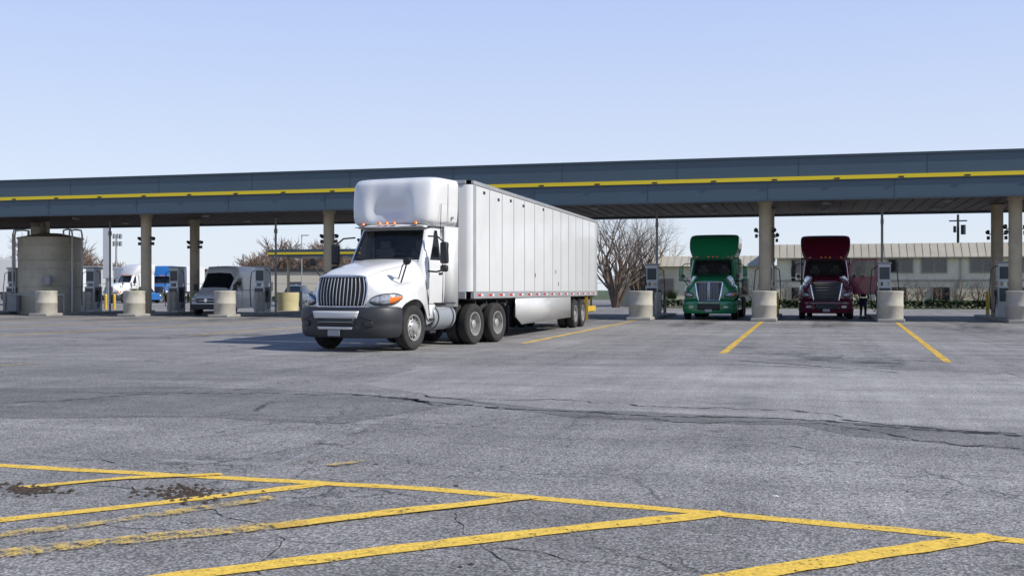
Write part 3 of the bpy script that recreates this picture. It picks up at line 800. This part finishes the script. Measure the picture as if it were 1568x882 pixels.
for sx in ISL:
    I=group('fuel_island',(sx,0,0))
    c=B(); c.bx(-.55,.55,48.75,58.6,0,.14); c.obj('kerb_slab',I,conc,bevel=.03)
    c=B(); c.lathe((0,49.45,.14),(0,0,1),[(0,.53),(.05,.54),(.5,.535),(.52,.55),(.58,.55),(.6,.535),(1.08,.535),(1.11,.55),(1.16,.55),(1.18,.5),(1.14,.46),(1.06,.44),(1.06,.001)],36)
    c.obj('barrel_bollard',I,barrelm,smooth=40)
    P=group('fuel_dispenser',(sx,0,0))
    c=B(); c.bx(-.30,.30,53.0,53.75,.14,1.55,0); c.bx(-.27,.27,53.08,53.7,1.72,2.55,0); c.bx(-.24,-.18,53.1,53.6,1.55,1.72,0); c.bx(.18,.24,53.1,53.6,1.55,1.72,0)
    c.bx(-.24,.24,52.975,52.998,.85,1.45,1); c.bx(-.302,-.306,53.1,53.65,.7,1.5,1); c.bx(.302,.306,53.1,53.65,.7,1.5,1)
    c.bx(-.22,.22,53.06,53.079,1.85,2.4,1); c.bx(-.31,.31,53.02,53.75,2.56,2.64,2)
    c.obj('enclosure',P,[pump_w,pump_g,graym],bevel=.02)
    c=B()
    for s in (-1,1):
        c.tube([(s*.27,53.3,2.45),(s*.55,53.2,2.3),(s*.62,53.15,1.4),(s*.56,53.15,.5),(s*.42,53.2,.35),(s*.36,53.3,.7),(s*.33,53.35,1.15)],.022,7)
        c.box((s*.36,53.35,1.2),(.07,.12,.3))
    c.obj('hoses',P,black)
    c=B()
    for y in (52.1,58.0): c.cyl((.0 if y>55 else .35,y,.14),(.0 if y>55 else .35,y,1.25),.085,None,14)
    c.box((.36,52.5,.75),(.35,.3,1.0))
    c.obj('guard_post',P,[yellow if sx in(-1.95,8.4) else barrelm],bevel=.02)
    if sx not in COLS:
        c=B(); c.cyl((.0,54.9,.14),(.0,54.9,5.34),.06,None,12); c.box((0,54.9,4.6),(.14,.14,.25)); c.obj('vent_pipe',P,graym)
for (sx,sy,z) in [(-33.6,49.45,1.2),(-6.9,56.6,.9),(-38.9,49.4,1.15)]:
    for _ in range(120):
        a=random.uniform(0,6.28); r=random.uniform(0,.4); h=random.uniform(.15,.55 if sx>-10 else .3)
        bx,by=sx+r*math.cos(a)*.6,sy+r*math.sin(a)*.6; tx,ty=sx+r*1.3*math.cos(a),sy+r*1.3*math.sin(a)
        tuft.add([(bx-.02,by,z),(bx+.02,by,z),(tx,ty,z+h)],[(0,1,2)])
tuft.obj('planter_grass',None,M('planter_grass_blades',(.16,.17,.05),.8),smooth=0,fix=False)
# ------------------------------------------------------------------ storage tank at left
TK=group('storage_tank',(-42.2,54.0,0))
c=B(); c.lathe((0,0,0),(0,0,1),[(0,1.80),(.12,1.80),(.12,1.74),(1.5,1.74),(1.52,1.77),(1.56,1.77),(1.58,1.74),(3.0,1.74),(3.02,1.77),(3.06,1.77),(3.08,1.74),(4.25,1.74),(4.27,1.80),(4.34,1.80),(4.36,1.70),(4.6,.6),(4.62,.001)],48)
c.obj('shell',TK,tankm,smooth=40)
c=B(); c.bx(-.9,-.3,-.6,.0,4.5,5.0); c.cyl((-.2,0,4.5),(-.2,0,5.3),.12); c.obj('roof_hatch',TK,tankm,bevel=.03)
c=B()
for (x,y) in ((-1.95,-.6),(-1.75,-1.0),(1.9,-.6),(2.1,0)):
    c.tube([(x,y,0),(x,y,4.5),(x*.97,y*.97,4.75),(x*.8,y*.8,4.8),(x*.6,y*.6,4.75),(x*.6,y*.6,4.4)],.05,8)
for z in (1.2,2.6,3.9):
    c.tube([(1.90*math.cos(t/10),-1.90*abs(math.sin(t/10)),z) for t in range(0,32)],.018,6)
c.tube([(-2.2,-1.7,0),(-2.2,-1.7,1.1),(2.2,-1.7,1.1),(2.2,-1.7,0)],.04,8)
c.obj('piping',TK,M('pipe_white',(.6,.6,.58),.5))
c=B(); c.box((1.2,-1.75,1.9),(.35,.2,.5)); c.box((-1.0,-1.85,.6),(.6,.3,.9)); c.obj('control_box',TK,graym,bevel=.02)
# ------------------------------------------------------------------ van
def van(name,loc,rz,pm,Lv=6.0):
    V=group(name,loc,rz)
    st=[(0.0,[(0,.95),(.5,.94),(.78,.88),(.86,.75),(.88,.6),(.86,.38)]),
        (.08,[(0,1.06),(.55,1.05),(.82,.98),(.91,.8),(.93,.6),(.92,.34)]),
        (.35,[(0,1.22),(.6,1.20),(.86,1.10),(.96,.85),(.98,.62),(.96,.34)]),
        (.80,[(0,1.40),(.66,1.38),(.86,1.28),(.98,.95),(1.0,.65),(.98,.34)]),
        (.95,[(0,1.50),(.68,1.48),(.86,1.38),(.98,1.0),(1.0,.65),(.98,.34)]),
        (1.55,[(0,2.22),(.66,2.18),(.84,1.90),(.98,1.25),(1.0,.7),(.98,.34)]),
        (1.75,[(0,2.50),(.72,2.46),(.90,2.10),(.99,1.3),(1.0,.7),(.98,.34)]),
        (2.05,[(0,2.68),(.80,2.64),(.95,2.3),(.995,1.3),(1.0,.7),(.98,.34)]),
        (3.0,[(0,2.72),(.84,2.68),(.96,2.3),(.995,1.3),(1.0,.7),(.98,.34)]),
        (Lv,[(0,2.72),(.84,2.68),(.96,2.3),(.995,1.3),(1.0,.7),(.98,.34)])]
    keys=[]
    for y,pf in st:
        fl=[]
        for x,z in lin(pf,3): fl+=[x,y+.14*(abs(x)**3 if y<1.2 else abs(x)**3*.8 if y<2 else 0),z]
        keys.append(tuple(fl))
    rows=[]
    for k in lin(keys,3):
        h=[(k[i],k[i+1],k[i+2]) for i in range(0,len(k),3)]
        rows.append([(-x,y,z) for x,y,z in reversed(h[1:])]+h)
    n=len(rows[0]); mid=n//2
    def mf(i,j):
        d=(j-mid) if j>=mid else (mid-1-j)
        if 12<=i<16 and d<6: return 1
        if 15<=i<22 and 7<=d<9 : return 1
        return 0
    c=B(); c.grid(rows,mf=mf); c.f.append(tuple(range(len(c.v)-n,len(c.v)))); c.m.append(0)
    f=rows[0]; c.grid([f,[(x*.97,y-.03,z+(.34-z)*.5) for x,y,z in f],[(x*.96,y-.02,.34) for x,y,z in f]])
    c.obj('body',V,[pm,glass,black],smooth=35,inset=[(1,.02,.008,2)])
    c=B(); c.box((0,-.03,.78),(1.1,.05,.22)); c.box((0,-.05,.45),(1.7,.12,.28)); c.obj('grille_bumper',V,charcoal,bevel=.03)
    c=B(); c.box((0,-.07,.78),(.9,.02,.02)); c.lathe((0,-.06,.8),(0,-1,0),[(0,.09),(.03,.09),(.03,.001)],16); c.obj('badge_bar',V,chrome)
    c=B()
    for s in (-1,1): c.box((s*.74,.06,.86),(.26,.14,.2),rot=(0,0,s*.3))
    c.obj('headlights',V,lens,bevel=.04)
    c=B()
    for s in (-1,1): c.box((s*1.14,1.15,1.5),(.2,.1,.34)); c.tube([(s*.95,1.2,1.35),(s*1.1,1.16,1.38)],.03)
    c.obj('mirrors',V,black,bevel=.03)
    c=B()
    for y in (2.45,3.6,4.8): c.box((1.0,y,1.3),(.012,.015,1.7)); c.box((-1.0,y,1.3),(.012,.015,1.7))
    c.box((.999,3.9,1.35),(.02,2.6,.05))
    c.obj('panel_seams',V,graym)
    for s,nm in((1,'l'),(-1,'r')):
        c=B()
        for y in (1.0,Lv-1.2): wheel(c,s*.88,y,.36,.22,s,'steer')
        c.obj('wheels_'+nm,V,[rubber,rimm,black])
        c=B()
        for y in (1.0,Lv-1.2): c.lathe((s*.99,y,.36),(s,0,0),[(0,.38),(.012,.38),(.012,.43),(0,.43)],24)
        c.obj('arch_trim_'+nm,V,charcoal)
    return V
van('white_cargo_van',(-31.2,52.4,0),R(6),white,6.8)
# ------------------------------------------------------------------ background left
def car(name,loc,rz,pm,Lc=5.2):
    V=group(name,loc,rz)
    st=[(0,[(0,.85),(.6,.83),(.82,.75),(.86,.35)]),(.15,[(0,.98),(.7,.96),(.9,.85),(.93,.32)]),(1.2,[(0,1.12),(.75,1.1),(.92,.95),(.95,.32)]),
        (1.3,[(0,1.15),(.72,1.13),(.92,.98),(.95,.32)]),(1.95,[(0,1.72),(.6,1.68),(.90,1.02),(.95,.32)]),(2.4,[(0,1.80),(.64,1.76),(.90,1.02),(.95,.32)]),(4.0,[(0,1.78),(.62,1.74),(.90,1.02),(.95,.32)]),(4.9,[(0,1.2),(.66,1.15),(.90,1.0),(.93,.32)]),(5.1,[(0,1.0),(.6,.98),(.85,.9),(.88,.35)])]
    keys=[tuple(v for x,z in lin(pf,3) for v in (x,y,z)) for y,pf in st]; rows=[]
    for k in lin(keys,2):
        h=[(k[i],k[i+1],k[i+2]) for i in range(0,len(k),3)]
        rows.append([(-x,y,z) for x,y,z in reversed(h[1:])]+h)
    n=len(rows[0]);mid=n//2
    def mf(i,j):
        d=(j-mid) if j>=mid else (mid-1-j)
        if 6<=i<8 and d<5: return 1
        if 8<=i<13 and 3<=d<6: return 1
        if 12<=i<14 and d<3: return 1
        return 0
    c=B(); c.grid(rows,mf=mf); c.f.append(tuple(range(n))); c.m.append(0); c.f.append(tuple(range(len(c.v)-n,len(c.v)))); c.m.append(0)
    c.obj('body',V,[pm,glass,black],smooth=35,inset=[(1,.03,.008,2)])
    c=B()
    for s in (-1,1):
        for y in (.95,4.1): wheel(c,s*.84,y,.35,.22,s,'steer')
    c.obj('wheels',V,[rubber,rimm,black])
    c=B()
    for s in (-1,1): c.box((s*.68,.0,.78),(.3,.1,.16))
    c.obj('headlights',V,lens,bevel=.03)
    return V
x,y=at(440,95); car('parked_car',(x,y,0),R(10),M('dark_blue_paint',(.03,.04,.06),.3,0,.8))
x,y=at(236,112); car('parked_car',(x,y,0),R(60),blue)
def boxtrailer(name,loc,rz,L=14,pm=trl_white):
    V=group(name,loc,rz); c=B(); c.bx(-1.3,1.3,0,L,1.15,4.05); c.obj('box',V,pm,bevel=.05)
    c=B(); c.bx(-1.2,1.2,.2,L-.1,1.0,1.14)
    for s in (-1,1): c.bx(s*.8,s*.95,2.4,2.6,.1,1.1)
    c.obj('frame',V,frame)
    c=B()
    for s in (-1,1):
        for yy in (L-3.2,L-1.9): wheel(c,s*1.13,yy,.5,.27,s,'drive')
    c.obj('wheels',V,[rubber,rimm,black])
    c=B(); k=1.2
    while k<L:
        for s in (-1,1): c.bx(s*1.301,s*1.305,k-.02,k+.02,1.2,4.0)
        k+=1.22
    c.obj('joints',V,graym)
    return V
x,y=at(4,95); boxtrailer('parked_trailer',(x,y,0),R(15))
for px,D,rz in ((300,128,R(70)),(120,140,R(80))):
    x,y=at(px,D); boxtrailer('parked_trailer',(x,y,0),rz)
x,y=at(180,112); tractor('parked_semi_truck',(x,y,0),R(-15),white,charcoal,'vert',2.0,(4.6,5.9))
x,y=at(245,120); tractor('parked_semi_truck',(x,y,0),R(20),blue,charcoal,'hor',2.0,(4.6,5.9))
x,y=at(165,100); S=group('white_pylon_sign',(x,y,0)); c=B(); c.bx(-.42,.42,-.15,.15,2.4,7.1); c.obj('panel',S,trl_white,bevel=.05); c=B(); c.bx(-.15,.15,-.1,.1,0,2.4); c.obj('post',S,graym)
x,y=at(178,210); S=group('cell_tower',(x,y,0)); c=B(); c.cyl((0,0,0),(0,0,12),.25,.15)
for k in range(9):
    a=k*6.28/9; 
    for z in (10.2,11.6): c.box((.9*math.cos(a),.9*math.sin(a),z),(.25,.25,.9)); c.cyl((0,0,z),(.9*math.cos(a),.9*math.sin(a),z),.04)
c.obj('mast',S,graym)
x,y=at(462,90); S=group('gas_station_canopy',(x,y,0)); c=B(); c.bx(-2,9,-2,4,4.05,4.6); c.obj('deck',S,fasc)
c=B(); c.bx(-2.03,9.03,-2.04,-2.01,4.2,4.38); c.bx(-2.04,-2.01,-2.0,4,4.2,4.38); c.obj('stripe',S,stripe)
c=B(); 
for a in (-1.2,3.5,8): c.cyl((a,0,0),(a,0,4.05),.12)
c.obj('posts',S,beige)
x,y=at(441,72); S=group('concrete_planter',(x,y,0)); c=B(); c.lathe((0,0,0),(0,0,1),[(0,.68),(1.15,.72),(1.2,.72),(1.2,.6),(1.05,.58),(1.05,.001)],28); c.obj('tub',S,M('yellowed_concrete',(.5,.44,.24),.8,0,0,.2,2))
for px,py in ((162,474),(175,474),(258,476),(905,468),(1190,486)):
    xx,yy=gp(px,py); c=B(); S=group('yellow_bollard',(xx,yy,0)); c.cyl((0,0,0),(0,0,1.0),.1,None,14); c.lathe((0,0,1.0),(0,0,1),[(0,.1),(.06,.07),(.08,.001)],14); c.obj('post',S,yellow)
x,y=at(60,190); S=group('distant_warehouse',(x,y,0),R(15)); c=B(); c.bx(-40,10,0,20,0,5.2); c.obj('walls',S,M('warehouse_grey',(.45,.46,.47),.7)); c=B(); c.bx(-40.3,10.3,-.3,20.3,5.2,5.5); c.obj('roof',S,graym)
c=B()
for k in range(10): c.bx(-38+k*4.6,-35+k*4.6,-.05,-.01,0,3.6)
c.obj('dock_doors',S,charcoal)
x,y=at(380,170); S=group('distant_warehouse',(x,y,0),R(15)); c=B(); c.bx(-14,30,0,20,0,4.2); c.obj('walls',S,M('warehouse_tan',(.5,.45,.38),.7)); c=B(); c.bx(-14.3,30.3,-.3,20.3,4.2,4.6); c.obj('roof',S,charcoal)
c=B()
for k in range(9): c.bx(-12+k*4.6,-10+k*4.6,-.05,-.01,1.2,2.6)
c.obj('windows',S,glass)
FN=group('chain_link_fence',(0,0,0)); c=B()
xx=-95
while xx<-14: c.cyl((xx,101,0),(xx,101,2.0),.04,None,6); xx+=3
for z in (.1,1.0,2.0): c.cyl((-95,101,z),(-14,101,z),.025,None,5)
c.obj('posts_rails',FN,graym)
# ------------------------------------------------------------------ trees
def branch(b,p,d,L,r,dep,maxd,spread=.55,nseg=3,up=.12,sides=5):
    q=Vector(p);dd=Vector(d).normalized(); rr=r
    pts=[q.copy()];rs=[rr]
    for k in range(nseg):
        dd=(dd+Vector((random.gauss(0,.12),random.gauss(0,.12),random.gauss(0,.06)+up*.4))).normalized()
        q=q+dd*(L/nseg); rr=r*(1-.45*(k+1)/nseg); pts.append(q.copy()); rs.append(rr)
        if dep<maxd:
            for _ in range(1 if dep<maxd-1 else 2):
                ax=dd.orthogonal().normalized(); ax.rotate(Matrix.Rotation(random.uniform(0,6.28),3,dd))
                nd=(dd*math.cos(spread*random.uniform(.7,1.4))+ax*math.sin(spread*random.uniform(.7,1.4))).normalized()
                branch(b,q,nd,L*random.uniform(.55,.8),rr*.62,dep+1,maxd,spread,nseg,up,3 if dep>1 else 5)
    b.tube(pts,rs,sides)
random.seed(11)
def bare_tree(name,loc,h,stems,maxd=5,mat_=bark,lean=.35):
    c=B()
    for s in range(stems):
        a=s*6.28/stems+random.uniform(-.4,.4); l=lean*random.uniform(.4,1.2) if stems>1 else .03
        branch(c,(.15*math.cos(a),.15*math.sin(a),0),(l*math.cos(a),l*math.sin(a),1),h*.45,.16 if stems>1 else .2,0,maxd,.5)
    S=group(name,loc); c.obj('trunk_and_branches',S,mat_,smooth=60,fix=False); return S
x,y=at(943,84); bare_tree('bare_tree',(x,y,0),8.8,9,4)
x,y=at(982,90); bare_tree('bare_tree',(x,y,0),7.6,7,4)
x,y=at(1015,97); bare_tree('bare_tree',(x,y,0),8.0,3,4,M('tan_bark',(.3,.22,.12),.9))
bs=B(); random.seed(5)
for px in (1390,1412,1440,1470,1500,1522,1200,1150,1120,1320):
    x,y=at(px,80)
    for s in range(4):
        a=random.uniform(0,6.28); branch(bs,(x,86.8,0),(.5*math.cos(a),.15*math.sin(a),1),1.25,.05,0,3,.7)
bs.obj('bare_shrubs',None,bark,fix=False)
dt=B(); random.seed(3)
for k in range(150):
    px=random.uniform(-150,860); D=random.uniform(200,330); x,y=at(px,D); h=random.uniform(6,11)*(1+.4*math.sin(px/60))
    for s in range(3):
        a=random.uniform(0,6.28); p=Vector((x,y,0)); d=Vector((.25*math.cos(a),.25*math.sin(a),1)).normalized()
        dt.cyl(p,p+d*h*.7,.22,.08,4)
        for t in range(26):
            u=random.uniform(.2,.95); q=p+d*h*.75*u; a2=random.uniform(0,6.28); e=Vector((math.cos(a2),math.sin(a2),random.uniform(.5,1.6))).normalized()
            L=h*.33*(1.1-u*.6); dt.cyl(q,q+e*L,.09,.03,3,caps=False)
            for _ in range(3):
                e2=(e+Vector((random.gauss(0,.5),random.gauss(0,.5),random.gauss(0,.4)))).normalized(); q2=q+e*L*random.uniform(.3,.9)
                dt.cyl(q2,q2+e2*L*.6,.06,.02,3,caps=False)
dt.obj('distant_trees',None,twig,smooth=0,fix=False)
def hedge(name,xa,xb,y,h,dpt,n):
    c=B()
    for _ in range(n):
        x=random.uniform(xa,xb); hh=h*(.8+.25*noise.noise(Vector((x*.6,0,0)))); z=hh*random.random()**.6; yy=y+random.uniform(-dpt,dpt)*(1-.4*z/h)
        s=random.uniform(.05,.12); a=random.uniform(0,6.28); e=Vector((math.cos(a),math.sin(a),random.uniform(-.6,.6)))*s; f=Vector((-math.sin(a),math.cos(a),random.uniform(-.8,.8)))*s
        p=Vector((x,yy,z)); c.add([p-e,p-f,p+e,p+f],[(0,1,2,3)])
    c.obj(name,None,leafm,smooth=0,fix=False)
hedge('hedge',-13,40,85.6,.75,.5,14000)
hedge('hedge',-60,-20,96,.9,.5,8000)
# ------------------------------------------------------------------ building right
BD=group('two_storey_building'); fy=88
c=B(); c.bx(-2.5,46,fy,fy+14,0,3.88); c.bx(-12.5,-2.52,fy+1,fy+13,0,3.3); c.obj('walls',BD,cream)
c=B()
c.add([(-3.0,fy-.5,3.85),(46.5,fy-.5,3.85),(46.5,fy+.4,4.9),(-3,fy+.4,4.9)],[(0,1,2,3)]); c.add([(-3,fy+.4,4.9),(46.5,fy+.4,4.9),(46.5,fy+13,4.9),(-3,fy+13,4.9)],[(0,1,2,3)])
c.add([(-3,fy-.5,3.85),(-3,fy+.4,4.9),(-3,fy+13,4.9),(-3,fy+14,3.85)],[(0,1,2,3)])
c.bx(-3,46.5,fy-.5,fy-.02,3.78,3.848)
c.add([(-13,fy+.5,3.25),(-3.02,fy+.5,3.25),(-3.02,fy+2.2,4.1),(-13,fy+2.2,4.1)],[(0,1,2,3)]); c.add([(-13,fy+2.2,4.1),(-3.02,fy+2.2,4.1),(-3.02,fy+12,4.1),(-13,fy+12,4.1)],[(0,1,2,3)])
x=-2.8
while x<46:
    c.add([(x,fy-.53,3.86),(x+.06,fy-.53,3.86),(x+.06,fy+.36,4.93),(x,fy+.36,4.93)],[(0,1,2,3)]); x+=.55
x=-12.8
while x<-3.1:
    c.add([(x,fy+.47,3.27),(x+.06,fy+.47,3.27),(x+.06,fy+2.18,4.13),(x,fy+2.18,4.13)],[(0,1,2,3)]); x+=.55
c.obj('roof',BD,roofm,smooth=0,fix=False)
wn=B();wf=B()
def win(xa,xb,za,zb,yy=fy):
    wn.bx(xa,xb,yy-.02,yy-.006,za,zb)
    for (a,b_,c0,d) in ((xa-.08,xa,za-.08,zb+.08),(xb,xb+.08,za-.08,zb+.08),(xa,xb,zb,zb+.08),(xa-.0,xb,za-.08,za)): wf.bx(a,b_,yy-.09,yy-.004,c0,d)
    m_=(xa+xb)/2; wf.bx(m_-.03,m_+.03,yy-.05,yy-.022,za,zb)
for xc in (-.5,3.2,6.6,9.0,12.4,15.2,18.3,22,26,30,34): win(xc-.85,xc+.85,2.7,3.65)
for xc in (-.8,2.4,6.4,9.5,14.9,18.0,24,29,34): win(xc-.6,xc+.6,.35,1.55)
for xc in (-11.4,-8.5,-5.5): win(xc-.7,xc+.7,1.0,2.2,fy+1)
wn.obj('windows',BD,glass); wf.obj('window_frames',BD,M('window_trim',(.35,.33,.28),.6),smooth=0)
c=B(); c.bx(-2.55,46,fy-.04,fy-.003,1.98,2.14)
for x in (4.9,10.8,16.8,23): c.bx(x,x+.12,fy-.12,fy-.045,.05,3.78)
c.obj('string_course_downspouts',BD,M('trim_tan',(.45,.41,.32),.7),smooth=0)
SH=group('low_gable_shed',(*at(965,92),0),R(0)); 
c=B(); c.bx(-1.5,4,0,6,0,2.2); c.obj('walls',SH,cream)
c=B(); c.add([(-2.2,-.4,1.9),(4.3,-.4,2.1),(4.3,3,3.2),(-1.0,3,3.2)],[(0,1,2,3)]); c.add([(-2.2,-.4,1.9),(-1,3,3.2),(-2.2,6.4,1.9)],[(0,1,2)]); c.obj('roof',SH,roofm,smooth=0,solid=.08)
x,y=at(1467,104); S=group('utility_pole',(x,y,0)); c=B(); c.cyl((0,0,0),(0,0,8.5),.16,.11,10); c.box((0,0,7.9),(1.6,.1,.12)); c.cyl((.45,-.1,6.6),(.45,-.1,7.5),.22,None,14); c.cyl((-.3,-.1,6.8),(-.3,-.1,7.4),.14,None,12); c.obj('pole',S,frame)
x,y=at(462,150); S=group('light_pole',(x,y,0)); c=B(); c.cyl((0,0,0),(0,0,8.8),.09,.06,8); c.box((.5,0,8.8),(1.1,.25,.12)); c.obj('pole',S,graym)
# ------------------------------------------------------------------ person by the open door
def person(name,loc,rz):
    V=group(name,loc,rz)
    def skin(nm,vs,es,mt_,root=0):
        me=bpy.data.meshes.new(nm); me.from_pydata([v[:3] for v in vs],es,[]); ob=bpy.data.objects.new(nm,me); scn.collection.objects.link(ob); ob.parent=V
        md=ob.modifiers.new('k','SKIN'); 
        for i,v in enumerate(vs): me.skin_vertices[0].data[i].radius=(v[3],v[4] if len(v)>4 else v[3])
        me.skin_vertices[0].data[root].use_root=True; md.use_smooth_shade=True
        s=ob.modifiers.new('s','SUBSURF'); s.levels=2; s.render_levels=2; me.materials.append(mt_)
    jean=M('jeans',(.03,.04,.075),.9); shirt=M('jacket',(.03,.03,.035),.9); sk_=M('skin',(.45,.27,.19),.6); hair=M('hair',(.04,.025,.015),.8)
    skin('trousers',[(0,0,.98,.15,.11),(-.09,0,.9,.10,.10),(-.11,-.01,.5,.068,.068),(-.12,.03,.1,.05,.055),(.09,0,.9,.10,.10),(.12,-.03,.5,.068,.068),(.14,-.02,.1,.05,.055)],[(0,1),(1,2),(2,3),(0,4),(4,5),(5,6)],jean)
    skin('jacket',[(0,0,1.0,.16,.11),(0,0,1.22,.155,.115),(0,.01,1.40,.17,.11),(0,0,1.48,.06,.06),(-.19,.01,1.42,.065,.06),(-.25,.03,1.15,.05,.05),(-.24,-.08,.92,.04,.04),(.19,.01,1.42,.065,.06),(.27,-.02,1.18,.05,.05),(.26,-.2,1.02,.04,.04)],[(0,1),(1,2),(2,3),(2,4),(4,5),(5,6),(2,7),(7,8),(8,9)],shirt)
    skin('head',[(0,0,1.47,.055,.055),(0,-.01,1.56,.06,.065),(0,-.02,1.62,.078,.09),(0,-.01,1.70,.075,.088)],[(0,1),(1,2),(2,3)],sk_)
    skin('hair',[(0,.02,1.64,.075,.075),(0,.01,1.72,.082,.09)],[(0,1)],hair)
    for s,(hx,hy,hz) in ((-1,(-.24,-.10,.88)),(1,(.26,-.24,.99))):
        skin('hand',[(hx,hy,hz,.03,.02),(hx,hy-.02,hz-.07,.038,.018)],[(0,1)],sk_)
        for f in range(4):
            o=(f-1.5)*.018; skin('finger',[(hx+o,hy-.02,hz-.08,.009),(hx+o,hy-.03,hz-.12,.009),(hx+o,hy-.05,hz-.15+abs(f-1.5)*.006,.008)],[(0,1),(1,2)],sk_)
        skin('thumb',[(hx-s*.03,hy-.02,hz-.04,.011),(hx-s*.055,hy-.04,hz-.08,.009)],[(0,1)],sk_)
    c=B()
    for x,y in ((-.12,.0),(.14,-.05)): c.box((x,y-.03,.045),(.10,.28,.09))
    c.obj('boots',V,black,bevel=.03)
    c=B(); c.lathe((0,-.115,1.625),(0,-1,0),[(0,.018),(.02,.01),(.024,.001)],8)
    for s in (-1,1): c.lathe((s*.08,0,1.63),(s,0,0),[(0,.03),(.015,.025),(.018,.001)],8)
    c.obj('nose_and_ears',V,sk_)
    c=B()
    for s in (-1,1): c.lathe((s*.032,-.10,1.655),(0,-1,0),[(0,.012),(.006,.009),(.008,.001)],8)
    c.obj('eyes',V,black); 
    c=B(); c.box((0,-.098,1.58),(.05,.012,.01)); c.obj('mouth',V,M('lips',(.3,.12,.1),.6))
    return V
person('truck_driver',(2.45,54.95,0),R(150))
